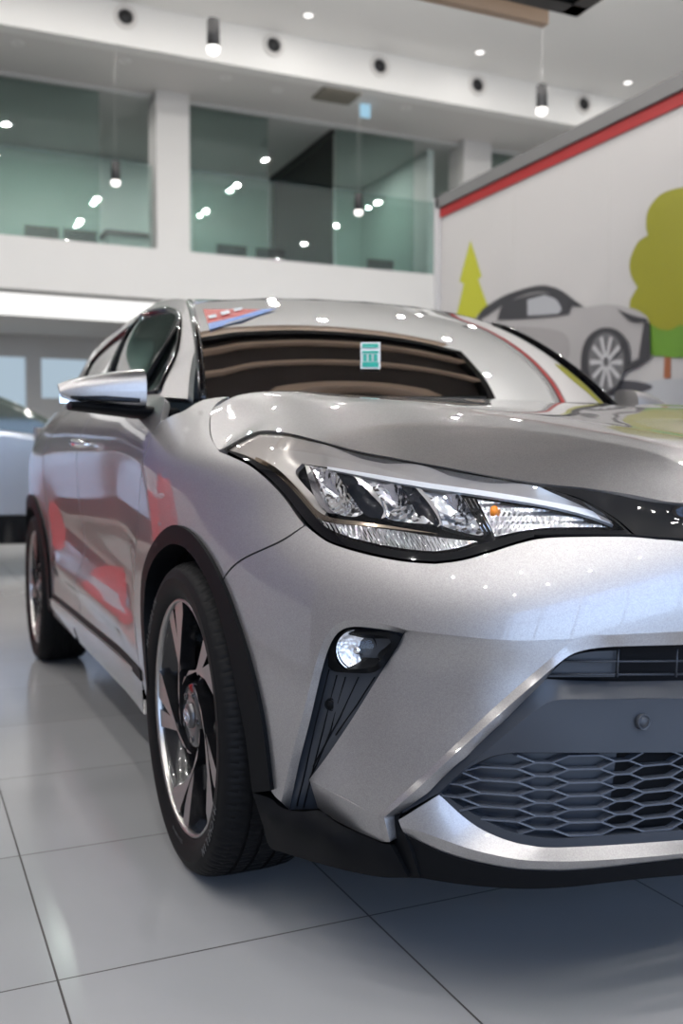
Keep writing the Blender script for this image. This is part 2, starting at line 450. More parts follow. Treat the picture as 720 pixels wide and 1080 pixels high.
# ---- bumper skin
F1 = [(322, 554.5, 'c'), (334, 564), (347, 572.5), (370, 580.5), (400, 588), (430, 593), (459, 595, 'c'), (486, 591.5), (512, 584.5), (547, 573.5), (573, 568), (607, 566.5), (667, 566.5), (720, 571, 'c'),
      (720, 666, 'c'), (680, 668), (646, 669.5), (622, 670), (606, 674, 'c'), (570, 675), (549, 675.5), (510, 673.5), (470, 669.5), (428, 664.5, 'c'), (411, 659.5), (390, 655), (372, 653.5), (359, 656.5), (349, 664), (340, 679), (331, 707), (319, 755), (306, 803), (296.5, 846, 'c'), (290, 840), (285, 833, 'c'),
      (276.5, 762), (262, 699), (244, 642), (234, 614, 'c'), (244, 600.5), (260, 588.5), (296.5, 571.5)]
def mixfn(pts):
    t = TPS(pts); return lambda uv: np.maximum(t(uv), -.02)
f3top = [(720, 666), (680, 668), (646, 669.5), (622, 670), (606, 674), (586, 690), (560, 712), (520, 747), (480, 785), (440, 823), (407, 858)]
strip3 = [(720, 666, 'c'), (680, 668), (646, 669.5), (622, 670), (606, 674), (586, 690), (560, 712), (520, 747), (480, 785), (440, 823), (398, 861, 'c'), (403, 888, 'c'), (411, 888, 'c'), (405, 862, 'c'), (440, 832), (480, 795), (520, 759), (560, 724), (586, 702), (603, 690), (622, 684.5), (646, 682), (680, 681), (720, 680, 'c')]
r3 = TPS([(720, 666, 0), (646, 669, 0), (606, 674, .001), (586, 690, .003), (560, 712, .006), (520, 747, .008), (480, 785, .009), (440, 823, .009), (398, 861, .008), (403, 888, .006), (720, 680, .006), (646, 682, .006), (603, 690, .002), (586, 702, -.001), (560, 724, -.003), (520, 759, -.004), (480, 795, -.004), (440, 832, -.004), (405, 862, -.003), (411, 888, -.002)])
F2 = [(428, 664.5, 'c'), (470, 669.5), (510, 673.5), (549, 675.5), (570, 675), (606, 674, 'c'), (586, 690), (560, 712), (520, 747), (480, 785), (440, 823), (398, 861, 'c'), (330, 825, 'c'), (326, 822, 'c'), (345, 797), (372, 757), (400, 712), (419, 682, 'c')]
r2 = TPS([(428, 664.5, .022), (450, 667, .012), (470, 669.5, .006), (510, 673.5, .001), (549, 675.5, 0), (606, 674, .001), (586, 690, .003), (560, 712, .006), (520, 747, .008), (480, 785, .009), (440, 823, .009), (398, 861, .008),
          (326, 822, .036), (345, 797, .038), (372, 757, .038), (400, 712, .034), (419, 682, .028), (440, 690, .026), (480, 700, .018), (530, 700, .007), (500, 730, .012), (450, 750, .024), (420, 800, .018), (370, 830, .018), (400, 770, .027)])
F2b = [(398, 861, 'c'), (403, 888, 'c'), (375, 876), (350, 863), (335, 852, 'c'), (326, 822, 'c'), (330, 825, 'c')]
r2b = TPS([(398, 861, .008), (403, 888, .006), (375, 876, .02), (335, 852, .042), (326, 822, .036), (360, 843, .017)])
LIPF = [(428, 664.5, 'c'), (411, 659.5), (390, 655), (372, 653.5), (359, 656.5), (349, 664), (340, 679), (331, 707), (319, 755), (306, 803), (296.5, 846, 'c'), (305, 854, 'c'), (315, 806), (327, 759), (338, 712), (346, 685), (354, 670), (363, 663), (374, 661), (390, 662), (411, 665), (425, 668.5, 'c')]
rl = TPS([(428, 664.5, 0), (411, 659.5, 0), (390, 655, 0), (372, 653.5, 0), (359, 656.5, 0), (349, 664, 0), (340, 679, 0), (331, 707, 0), (319, 755, 0), (306, 803, 0), (296.5, 846, 0), (305, 854, .020), (315, 806, .019), (327, 759, .018), (338, 712, .017), (346, 685, .016), (354, 670, .013), (363, 663, .008), (374, 661, .008), (390, 662, .009), (411, 665, .01), (425, 668.5, .022)])
LOWLIP = [(420, 865, 'c'), (463, 838, 'c'), (488, 861), (510, 876), (537, 887), (560, 892), (585, 894), (650, 891), (720, 886, 'c'), (720, 906, 'c'), (647, 915), (600, 919), (573, 919), (548, 918), (524, 914.5), (490, 907), (463, 898), (427, 881, 'c')]
LL_T = [(463, 838, 'c'), (488, 861), (510, 876), (537, 887), (560, 892), (585, 894), (650, 891), (720, 886, 'c')]
LL_C = [(423, 873, 'c'), (440, 876), (468, 886), (498, 896), (537, 905), (568, 908), (615, 908), (673, 904.5), (720, 900, 'c')]
LL_B = [(427, 881, 'c'), (463, 898), (490, 907), (524, 914.5), (548, 918), (573, 919), (600, 919), (647, 915), (720, 906, 'c')]
def curve_pts(c, ins): return [(q[0], q[1], ins) for q in spline(c, 14)]
rlu = TPS([(420, 865, 0)]+curve_pts(LL_T, .022)+curve_pts(LL_C, 0.))
rll = TPS(curve_pts(LL_C, 0.)+curve_pts(LL_B, .009))
mb = MB()
panel(mb, C2(F1, 5), hit(), 6, .4, skirt=.0, mirror=True)
panel(mb, C2(strip3, 3), hit(r3), 4, .3, skirt=.02, mirror=True)
panel(mb, C2(F2, 4), hit(r2), 5, .3, skirt=0, mirror=True)
panel(mb, C2(F2b, 3), hit(r2b), 4, .3, skirt=.012, mirror=True)
panel(mb, C2(LIPF, 3), hit(rl), 4, .3, skirt=.03, mirror=True)
panel(mb, C2([(420, 865, 'c')]+LL_T+LL_C[::-1], 4), hit(rlu), 5, .3, skirt=0, mirror=True)
panel(mb, C2(LL_C+LL_B[::-1], 4), hit(rll), 4, .3, skirt=0, mirror=True)
# the middle of the nose, beyond the photo's right edge, carries the same sections to the centre line
def mid(mb, ys, zs_x, mi=0):
    pass
def nose_strip(mb, px_pts, fm, mi=0, skirt=0.):
    """continue a panel's right-hand edge (px = 720) across the centre line"""
    P = fm(np.array(px_pts, float)); rows = []
    for p in P:
        z = p[2]; base = half(np.array([p[0]]), np.array([z]))[0]
        row = []
        for t in np.linspace(-1, 1, 15):
            y = abs(p[1])*t
            q = p_(zz(.8, z)); w = b_(z); a = a_(z)
            xs = XC+a*max(1-(abs(y)/w)**q, 0)**(1/q); x0 = XC+a*max(1-(abs(p[1])/w)**q, 0)**(1/q)
            row.append(np.array([p[0]+xs-x0, y, z]))
        rows.append(row)
    R = np.array(rows); n = 15; V = R.reshape(-1, 3)
    mb.add(V, [(i*n+j, (i+1)*n+j, (i+1)*n+j+1, i*n+j+1) for i in range(len(P)-1) for j in range(n-1)], mi=mi)
nose_strip(mb, [(720, y) for y in np.linspace(571, 666, 12)], hit())
nose_strip(mb, [(720, y) for y in np.linspace(666, 680, 4)], hit(r3))
nose_strip(mb, [(720, y) for y in np.linspace(886, 900, 4)], hit(rlu)); nose_strip(mb, [(720, y) for y in (900, 906)], hit(rll))
bumper = mb.build('bumper', PAINT, car)

# ---- dark middle of the bumper: slot, plate, honeycomb surround
OPEN = [(720, 680, 'c'), (680, 681), (646, 682), (622, 684.5), (603, 690), (586, 702), (560, 724), (520, 759), (480, 795), (440, 832), (405, 862, 'c'), (411, 888, 'c'), (430, 924, 'c'), (442, 925, 'c'), (427, 881, 'c'), (420, 865, 'c'), (463, 838, 'c'),
        (488, 863), (510, 878), (537, 889), (560, 893.5), (585, 896), (650, 893), (720, 888, 'c')]
SLOT = [(720, 683.5, 'c'), (646, 685.5), (622, 688), (604, 693), (590, 702), (576, 714.5, 'c'), (600, 716), (650, 717), (720, 716, 'c')]
PLATE = [(720, 717.5, 'c'), (650, 718.5), (600, 717.5), (575, 716, 'c'), (545, 742), (505, 778), (470, 810), (430, 846), (416, 862, 'c'), (463, 836, 'c'), (482, 818), (505, 804), (537, 794.5), (620, 794), (720, 793.5, 'c')]
GRILLE = [(720, 794, 'c'), (620, 794.5), (537, 795), (505, 805), (484, 818), (464, 834, 'c'), (494, 855), (520, 869), (543, 878), (585, 884), (650, 880), (720, 875, 'c')]
mb = MB()
r_open = lambda uv: np.full(len(uv), .03)
panel(mb, C2(OPEN, 5), hit(.055), 7, .4, skirt=0, mirror=True)
nose_strip(mb, [(720, y) for y in np.linspace(680, 888, 8)], hit(.055))
mb.build('grille_backing', MATB, car)
mb = MB()   # sloping plate: chamfer band and face
CH_O = [(720, 717.5, 'c'), (650, 718.5), (600, 717.5), (575, 716, 'c'), (545, 742), (505, 778), (470, 810), (430, 846), (416, 862, 'c')]
CH_I = [(463, 836, 'c'), (484, 816, 'c'), (510, 794), (540, 769), (566, 748), (584, 739), (605, 737.5), (640, 737.5), (720, 736.5, 'c')]
rch = TPS([(720, 717.5, .036), (650, 718.5, .036), (600, 717.5, .034), (575, 716, .020), (545, 742, .018), (505, 778, .018), (430, 846, .018), (416, 862, .016), (463, 836, .016), (484, 816, .012), (510, 794, .010), (540, 769, .009), (566, 748, .010), (584, 739, .012), (605, 737.5, .013), (640, 737.5, .013), (720, 736.5, .013)])
panel(mb, C2(CH_O+CH_I, 4), hit(rch), 4, .3, skirt=.02, mirror=True)
FC = CH_I[1:]+[(720, 793.5, 'c'), (620, 794), (537, 794.5), (505, 804), (484, 816.5, 'c')]
rp = TPS([(484, 816, .012), (510, 794, .010), (540, 769, .009), (566, 748, .010), (584, 739, .012), (605, 737.5, .013), (640, 737.5, .013), (720, 736.5, .013), (720, 793.5, .017), (620, 794, .017), (537, 794.5, .016), (505, 804, .014)])
panel(mb, C2(FC[:-1], 4), hit(rp), 5, .3, skirt=.02, mirror=True)
nose_strip(mb, [(720, y) for y in (717.5, 727, 736.5)], hit(rch))
nose_strip(mb, [(720, y) for y in (736.5, 760, 780, 793.5)], hit(rp))
panel(mb, C2([(720, 875.5, 'c'), (650, 880.5), (585, 884.5), (543, 878.5), (520, 869.5), (494, 855.5), (464, 835, 'c'), (463, 838, 'c'), (488, 862), (510, 877), (537, 888), (560, 893), (585, 895), (650, 892), (720, 887, 'c')], 4),
      hit(.022), 5, .3, skirt=.02, mirror=True)
nose_strip(mb, [(720, 875.5), (720, 887)], hit(.022))
plate = mb.build('bumper_centre_panel', GREYPL, car)
# black diagonal frame under the silver edge and the groove running down to the floor lip
GRV = [(405, 862, 'c'), (440, 832), (480, 795), (520, 759), (560, 724), (577, 714, 'c'), (575, 717, 'c'), (545, 742), (505, 778), (470, 810), (430, 846), (421, 862, 'c'), (427, 881, 'c'), (443, 926, 'c'), (431, 926, 'c'), (411, 888, 'c')]
rg = TPS([(405, 862, .024), (440, 832, .025), (520, 759, .025), (577, 714, .022), (575, 717, .020), (505, 778, .019), (430, 846, .018), (421, 862, .012), (427, 881, .004), (443, 926, .002), (431, 926, .006), (411, 888, .022), (424, 890, .004)])
for mir in (False, 'only'):
    mb = MB(); panel(mb, C2(GRV, 3), hit(rg), 4, .3, skirt=.02, mirror=mir)
    mb.build('grille_side_trim', SATIN, car)
# upper slot slats
mb = MB()
def bar_px(mb, pts, r, ins, n=6, mi=0, mirror=True):
    P = hit(ins)(np.array(pts, float)); tube(mb, P, r, n, mi)
    if mirror: tube(mb, P*np.array([1, -1, 1.]), r, n, mi)
for mir, sg in ((False, 1), ('only', -1)):
    mb = MB(); M_ = np.array([1, sg, 1.])
    panel(mb, C2([(592, 699, 'c'), (604, 691.5), (622, 687.5), (650, 686, 'c'), (648, 714, 'c'), (576, 714, 'c')], 3), hit(.026), 5, .3, skirt=0, mirror=mir)
    for ln, ins in (([(590, 697), (640, 697.5), (680, 697.5), (720, 697)], .018), ([(578, 711), (640, 711.5), (720, 711)], .020), ([(652, 685), (650.5, 714)], .018), ([(714, 685), (712.5, 714)], .018)):
        tube(mb, hit(ins)(np.array(ln, float))*M_, .0018, 6)
    mb.build('upper_grille', GREYPL, car)
# honeycomb
mb = MB()
gp = C2(GRILLE, 3); pw, ph, wth = .0585, .0206, .0
segs = []
def P3(y, z, ins):
    q = p_(z); w = b_(z); a = a_(z); x = XC+a*max(1-(abs(y)/w)**q, 0)**(1/q)
    return np.array([x-ins, y, z])
for ci in range(-13, 1):
    yc = ci*pw-.010
    wide, nxt = (.023, .011) if ci % 2 == 0 else (.011, .023)
    for ri in range(0, 13):
        zc = .27+ri*ph+(ph/2 if ci % 2 else 0)
        segs += [((yc-wide, zc+ph/2), (yc+wide, zc+ph/2)), ((yc+wide, zc+ph/2), (yc+pw-nxt, zc)), ((yc+pw-nxt, zc), (yc+wide, zc-ph/2))]
gi = .026
for (a, b) in segs:
    A = P3(*a, gi); B = P3(*b, gi); m = proj((A+B)/2)[0]; 
    if (A[1]+B[1])/2 > 1e-6: continue
    pm = m
    if (inside(gp, m[None])[0]) or (m[0] >= 719 and -.36 < (A[1]+B[1])/2 and .335 < A[2] < .455):
        d = np.array([1., 0, 0]); t = (B-A)/np.linalg.norm(B-A); s_ = np.cross(t, d); s_ /= np.linalg.norm(s_)
        w_ = .0013; dep = .013
        V = [A+s_*w_, B+s_*w_, B-s_*w_, A-s_*w_]; V2 = [v-d*dep for v in V]
        for sg in (1, -1):
            M = np.array([1, sg, 1.]); mb.add([v*M for v in V+V2], [(0, 1, 2, 3), (0, 4, 5, 1), (3, 2, 6, 7), (1, 5, 6, 2), (0, 3, 7, 4)], smooth=False)
honey = mb.build('lower_grille', principled('grille_grey', (.07, .08, .10), .30), car)
for mir in (False, 'only'):   # closed cells behind the honeycomb, open in the middle
    mb = MB(); panel(mb, C2([(650, 794, 'c'), (620, 794.5), (537, 795), (505, 805), (484, 818), (464, 834, 'c'), (494, 855), (520, 869), (543, 878), (585, 884), (638, 881, 'c')], 4), hit(.042), 6, .3, skirt=0, mirror=mir)
    mb.build('grille_blank', principled('grille_blank_plastic', (.016, .02, .028), .3), car)
# parking sensors
for px, py, ins, r in ((678, 761.5, .011, .0125),):
    P = hit(ins)([(px, py)])[0]
    for sg in (1, -1):
        mb = MB(); lathe(mb, [(0, .004), (r*.62, .004), (r*.68, .0015), (r*.78, .0015), (r*.86, .004), (r, .003), (r, -.004)], 28, 'x', P*np.array([1, sg, 1.])); mb.build('parking_sensor', GREYPL, car)

# ---- lower black lip
mb = MB()
LIPB = [(266, 836, 'c'), (285, 842), (298, 852), (318, 856), (337, 855), (350, 865), (375, 878), (403, 890, 'c'), (411, 890, 'c'), (431, 926, 'c'), (400, 925), (360, 917), (320, 906), (298, 899), (284, 893), (277, 870, 'c')]
rlb = TPS([(266, 836, -.012), (285, 842, .0), (298, 852, 0), (318, 856, .0), (337, 855, .015), (375, 878, .01), (403, 890, .0), (411, 890, 0), (431, 926, -.002), (400, 925, -.002), (360, 917, -.002), (320, 906, -.002), (284, 893, -.012), (277, 870, -.014),
           (285, 862, -.018), (310, 872, -.016), (350, 886, -.013), (400, 903, -.008)])
panel(mb, C2(LIPB, 4), hit(rlb), 5, .3, skirt=.03, mirror=True)
LIPC = [(443, 926, 'c'), (427, 881, 'c'), (463, 898), (490, 907), (524, 914.5), (548, 918), (573, 919), (600, 919), (647, 915), (720, 906, 'c'), (720, 923, 'c'), (680, 926.5), (640, 931), (600, 935.5), (560, 937.5), (520, 936), (480, 932)]
panel(mb, C2(LIPC, 4), hit(.006), 5, .3, skirt=.03, mirror=True)
nose_strip(mb, [(720, 906), (720, 914), (720, 923)], hit(.006))
mb.build('front_lip', SATIN, car)

# ---- wheel arch trims
for mir in (False, 'only'):
    mb = MB()
    AR = [(157, 745, 'c'), (151.5, 700), (148, 650), (149, 610), (154, 588), (162, 571), (172, 559), (184, 553.5), (197, 559), (208.5, 570.5), (221.5, 590), (233, 614), (244, 642), (262, 699), (276, 762), (285, 834, 'c'), (266, 836, 'c'), (264.5, 825), (259, 781), (250, 733), (238.5, 677), (224, 626), (209, 596), (197, 580), (186, 574), (176, 575.5), (163, 588), (154, 612), (151.5, 650), (154, 700)]
    panel(mb, C2(AR, 3), hit(-.010), 4, .3, skirt=.06, mirror=mir)
    mb.build('wheel_arch_trim', SATIN, car)

# ---- fog lamp pocket
POCK = [(425, 668.5, 'c'), (411, 665), (390, 662), (374, 661), (363, 663), (354, 670), (346, 685), (338, 712), (327, 759), (315, 806), (305, 854, 'c'), (337, 853, 'c'), (326, 822, 'c'), (345, 797), (372, 757), (400, 712), (419, 682, 'c')]
rpk = TPS([(425, 668.5, .03), (390, 662, .03), (354, 670, .03), (338, 712, .035), (327, 759, .035), (315, 806, .03), (305, 854, .02), (337, 853, .06), (326, 822, .04), (372, 757, .042), (400, 712, .042), (419, 682, .038)])
pockets = []
for mir in (False, 'only'):
    mb = MB(); panel(mb, C2(POCK, 4), hit(rpk), 5, .3, skirt=0, mirror=mir)
    pockets.append(mb.build('fog_lamp_surround', GREYPL, car))
for ln in ([(347, 706), (333, 762), (322, 812), (313, 850)], [(355, 712), (341, 768), (329, 815), (320, 852)], [(364, 714), (348, 772), (334, 806), (326, 822)], [(378, 714), (358, 757), (340, 790), (330, 808)], [(395, 714), (375, 745), (354, 775)]):
    P = hit(lambda uv: rpk(uv)-.0015)(np.array(ln, float)); 
    for sg, pk in zip((1, -1), pockets): mb = MB(); tube(mb, P*np.array([1, sg, 1.]), .0012, 5); mb.build('rib', SATIN, pk)
for sg in (1, -1):
    P = hit(.038)([(349, 743)])[0]; d = norm((P-OUTC)[None]*np.array([1, 1, 0]))[0]
    mb = MB(); lathe(mb, [(0, .003), (.0075, .003), (.008, .0), (.009, 0), (.0095, .003), (.011, .002), (.011, -.01)], 24, 'x')
    o = mb.build('parking_sensor', SATIN, car, loc=tuple(P*np.array([1, sg, 1.]))); o.rotation_euler = (0, 0, math.atan2(d[1]*sg, d[0]))
# bezel ring + lamp
BEZ = [(346, 690, 'c'), (350, 676), (357, 667), (368, 663.5), (390, 664), (411, 667), (423, 671.5, 'c'), (419, 681), (408, 697), (398, 707), (388, 710), (365, 709.5), (352, 708), (346, 703, 'c')]
HOLE = [(353, 692), (354, 681), (361, 672), (372, 668), (392, 669), (407, 672), (412, 679), (403, 694), (394, 703), (375, 705.5), (360, 703.5)]
HOLE2 = [(354, 685), (358, 675), (366, 669), (377, 666.5), (390, 668), (397, 675), (400, 685), (397, 695), (390, 702), (378, 704.5), (366, 702), (358, 696)]
rb = TPS([(346, 690, .022), (357, 667, .022), (390, 664, .02), (423, 671.5, .02), (408, 697, .026), (388, 710, .03), (352, 708, .03), (370, 671, .012), (410, 674, .012), (356, 690, .012), (400, 702, .016), (375, 707, .016)])
for mir, pk in zip((False, 'only'), pockets):
    mb = MB()
    panel(mb, C2(BEZ, 3), hit(rb), 3, .3, holes=[C2(HOLE, 3)], skirt=.03, mirror=mir)
    panel(mb, C2(HOLE, 3), hit(.040), 4, .3, skirt=0, mirror=mir)
    mb.build('fog_lamp_bezel', SATIN, pk)
for sg in (1, -1):
    P = hit(.030)([(377, 685.5)])[0]*np.array([1, sg, 1.])
    d = norm((CAM-hit(.030)([(377, 685.5)])[0])[None]); yaw = math.radians(-38)*sg
    mb = MB(); lathe(mb, [(0, -.006), (.015, -.004), (.027, .000), (.034, .005), (.0355, .006)], 40, 'x'); 
    fl = mb.build('fog_lamp', principled('fog_reflector', (.95, .97, 1.), .3, .85, bump=('voronoi', 130, 1.)), car, loc=tuple(P)); fl.rotation_euler = (0, 0, yaw)
    mb = MB(); lathe(mb, [(0, .016), (.012, .0152), (.024, .0115), (.033, .006), (.0355, .004)], 40, 'x'); mb.build('lens', LENS, fl)
    mb = MB(); lathe(mb, [(.035, .008), (.0375, .008), (.038, .002), (.038, -.02), (.036, -.02)], 40, 'x'); mb.build('lamp_ring', SATIN, fl)
    mb = MB(); lathe(mb, [(0, .007), (.006, .0065), (.0075, .003), (.0075, -.004)], 20, 'x'); mb.build('bulb_shield', CHROME, fl)

# ---- headlights
for mir in (False, 'only'):
    HL_ = C2(HL, 4)
    mb = MB(); panel(mb, HL_, hit(.06), 6, .4, skirt=0, mirror=mir)
    hl = mb.build('headlight', principled('lamp_housing', (.012, .013, .016), .25), car)
    def sub(name, pts, ins, mat, step=3, skirt=.0, holes=()):
        mb = MB(); panel(mb, C2(pts, 3), hit(ins), step, .15 if step < 2 else .3, skirt=skirt, mirror=mir, holes=holes); return mb.build(name, mat, hl)
    # black outer border
    INNER = [(238, 474.1, 'c'), (255, 464.0), (273, 456.9, 'c'), (303, 458.4), (340, 467.4), (380, 477.9), (440, 488.9), (510, 501.9), (568, 512.3, 'c'), (608, 526), (642, 545.5), (659, 559.5, 'c'), (640, 559), (607, 558.5), (572, 559), (545, 563.5), (510, 573), (484, 580.5), (460, 584, 'c'), (430, 581.5), (400, 576.5), (370, 569), (352, 562), (338, 551), (325, 536), (306, 514), (287, 497), (268, 485.5), (254, 478.5)]
    sub('lamp_border', HL, .002, GLOSSB, 4, .02, [C2(INNER, 3)])
    # satin upper bezel
    sub('upper_bezel', [(239, 474, 'c'), (255.5, 464.2), (273, 457.2, 'c'), (303, 458.7), (340, 467.7), (380, 478.2), (440, 489.2), (510, 502.2), (568, 512.7, 'c'), (607, 527), (650, 552, 'c'), (600, 540), (540, 528), (480, 519), (430, 512), (400, 505), (350, 494), (318, 489, 'c'), (312, 500), (330, 522), (345, 540, 'c'), (336, 547), (322, 531), (303, 510), (285, 495), (266, 483)],
        TPS([(241, 474, .010), (273, 460, .008), (340, 470, .008), (440, 492, .008), (564, 515, .007), (650, 552, .008), (600, 540, .03), (480, 519, .036), (400, 505, .036), (318, 489, .034), (285, 495, .016), (330, 522, .03), (336, 547, .014), (345, 540, .03)]), GOLD, 4, .01)
    sub('trim_blade', [(247, 476, 'c'), (268, 481), (288, 491), (305, 506), (322, 525), (334, 538), (350, 546), (380, 550, 'c'), (420, 556), (462, 563, 'c'), (440, 560.5), (380, 554), (350, 551), (334, 545), (318, 529), (302, 511), (286, 496.5), (268, 485), (256, 479.5)], .012, principled('bronze_trim', (.50, .42, .33), .1, 1.), 3, .008)
    # bright light-guide edge
    sub('light_guide', [(345, 492, 'c'), (400, 501), (450, 509), (520, 519), (580, 529), (625, 539), (652, 552, 'c'), (648, 554), (620, 544), (578, 534), (520, 524.5), (450, 514.5), (400, 505.5), (345, 494.5)], .016, DRLM, 3, .008)
    # three projector pockets: bright reflector, then a dark smoked lens
    cells = [('reflector', [(326, 491, 'c'), (352, 496, 'c'), (367, 514), (388, 538, 'c'), (374, 545), (353, 541), (342, 531)]),
             ('projector_lens', [(354, 497, 'c'), (374, 502, 'c'), (390, 520), (405, 536), (401, 547, 'c'), (385, 543), (368, 520)]),
             ('reflector', [(380, 504, 'c'), (422, 512, 'c'), (436, 534), (457, 553, 'c'), (430, 551), (406, 546), (404, 535), (390, 516)]),
             ('projector_lens', [(424, 513, 'c'), (438, 515, 'c'), (453, 532), (463, 549), (460, 556, 'c'), (443, 547), (431, 526)]),
             ('reflector', [(444, 515, 'c'), (485, 522, 'c'), (497, 540), (509, 559, 'c'), (506, 565), (464, 553), (455, 532)]),
             ('cooling_fin', [(487, 523, 'c'), (500, 526, 'c'), (518, 561, 'c'), (511, 566, 'c')])]
    for nm, pts in cells:
        c = np.mean([p[:2] for p in pts], 0)
        P = [(p[0], p[1], .030) for p in pts]+[(c[0], c[1], .046 if nm == 'reflector' else .022)]
        sub(nm, pts, TPS(P), REFL if nm == 'reflector' else SMOKE if nm == 'projector_lens' else GLOSSB, 3, .01)
    for pts in ([(372, 501.5, 'c'), (379, 503, 'c'), (398, 522), (407, 545, 'c'), (402, 547, 'c'), (404, 536), (389, 519)], [(438, 514.5, 'c'), (444, 515.5, 'c'), (458, 532), (466, 553, 'c'), (461, 556, 'c'), (463, 549), (452, 531)], [(321, 490, 'c'), (326, 491, 'c'), (343, 530), (354, 542, 'c'), (346, 541, 'c'), (332, 525)]):
        sub('reflector_rim', pts, .020, CHROME, 3, .012)
    # turn signal and lower running light
    sub('turn_signal', [(503, 527, 'c'), (560, 535), (610, 545), (650, 556, 'c'), (607, 556), (572, 557), (545, 561), (522, 566, 'c')], lambda uv: .030+.0035*np.abs(((uv[:, 0]+.25*uv[:, 1])/5.5) % 1-.5)+.003*np.abs((uv[:, 1]/9) % 1-.5), REFL2, 1.4)
    sub('daytime_running_light', [(329, 547, 'c'), (345, 551), (376, 554), (420, 560), (464, 567), (503, 571, 'c'), (484, 577.5), (460, 581.5, 'c'), (430, 579), (400, 574), (370, 566.5), (352, 560)], lambda uv: .013+.004*np.abs(((uv[:, 0]-.5*uv[:, 1])/4.2) % 1-.5), REFL2, 1.3, .01)
    Pm = hit(.030)([(521, 538)])[0]*np.array([1, -1 if mir else 1, 1.])
    mb = MB(); lathe(mb, [(0, .008), (.005, .006), (.007, 0), (.0065, -.006), (0, -.008)], 16, 'z', Pm); mb.build('indicator_bulb', AMBER, hl)
    mb = MB()
    for x0 in (490, 494.5, 499):
        bar_px(mb, [(x0, 526), (x0+19, 561)], .0009, .026, mirror=False) if not mir else None
    if not mir: mb.build('fin_edge', CHROME, hl)
    sub('lens', [(p[0], p[1], *p[2:]) for p in INNER], .0, LENS, 5)

# black gloss trim between headlight, hood and badge
mb = MB()
GT = [(570, 512.5, 'c'), (615, 516.5), (673, 526), (720, 534, 'c'), (720, 568, 'c'), (690, 566), (669, 563.5, 'c'), (648, 546), (612, 526)]
rgt = TPS([(570, 512.5, .0), (615, 516.5, .0), (720, 534, .0), (720, 568, .0), (669, 563.5, 0), (612, 526, 0), (720, 548, .008), (670, 543, .008)])
panel(mb, C2(GT, 4), hit(rgt), 5, .3, skirt=.015, mirror=True)
nose_strip(mb, [(720, y) for y in (534, 541, 548, 558, 568)], hit(rgt))
mb.build('upper_trim', GLOSSB, car)
for sg in (1, -1): mb = MB(); tube(mb, hit()(np.array([(563, 565.5), (607, 564), (640, 564.5), (667, 565), (693, 567.5), (720, 569)], float))*np.array([1, sg, 1.]), .0025, 6); mb.build('trim_edge', SATIN, car)

# front badge (just beyond the right edge of the photo)
def ring_yz(rx, rz_, cz, r, x=.945):
    mb = MB(); tube(mb, [(x-.02*abs(math.cos(t))*0, rx*math.cos(t), .80+cz+rz_*math.sin(t)) for t in np.linspace(0, 2*PI, 41)], r, 8); return mb
bd = ring_yz(.066, .045, 0, .005).build('front_badge', CHROME, car)
ring_yz(.020, .043, 0, .004).build('badge_oval', CHROME, bd); ring_yz(.045, .016, .026, .004).build('badge_oval', CHROME, bd)
# dark inner shell behind every seam
mb = MB()
SH = [(232, 470, 'c'), (275, 462, 'c'), (440, 495), (568, 515), (720, 540, 'c'), (720, 915, 'c'), (560, 925, 'c'), (435, 912), (300, 880, 'c'), (292, 835), (285, 762), (272, 699), (254, 642), (240, 600), (220, 575), (200, 548), (184, 540), (170, 545), (155, 560, 'c'), (160, 480, 'c'), (190, 446), (225, 440, 'c')]
panel(mb, C2(SH, 8), hit(.075), 12, .5, skirt=0, mirror=True)
nose_strip(mb, [(720, y) for y in np.linspace(540, 915, 8)], hit(.075))
mb.build('inner_shell', MATB, car)

# ---------------------------------------------------------------- flanks: doors, quarter panels, sills (built over (X, z))
E_f = _h(np.array([(156, 741), (151, 722), (145.5, 690), (141.5, 640), (142, 600), (144.5, 565), (147, 530), (151, 490), (159, 462), (170, 444.5)], float))
ef = sorted([(float(p[2]), float(p[0])) for p in E_f[1:]]); efs = nspline([(z, x) for z, x in ef])
door_front = [(float(efs(z))-.007, z) for z in (.36, .45, .6, .75, .85, .93, 1.0, ef[-1][0])]
belt = [(-.41, 1.05), (-.62, 1.085), (-.9, 1.10), (-1.46, 1.125)]
def arc(cx, cz, r, a0, a1, n):
    return [(cx+r*math.cos(math.radians(a0+(a1-a0)*i/n)), cz+r*math.sin(math.radians(a0+(a1-a0)*i/n))) for i in range(n+1)]
def crease_off(uv):
    """the blade-like crease low on the doors and the swage under the glass"""
    x, z = uv[:, 0], uv[:, 1]
    w = _sm((-.5-x)/.25)*_sm((x+2.25)/.3)
    zc = .44+.07*np.clip((-.5-x)/1.7, 0, 1)
    low = .022*np.exp(-((z-zc)/.045)**2)
    mid_ = -.018*np.exp(-((z-zc-.14)/.09)**2)
    return w*(low+mid_)
SIDE = side(crease_off)
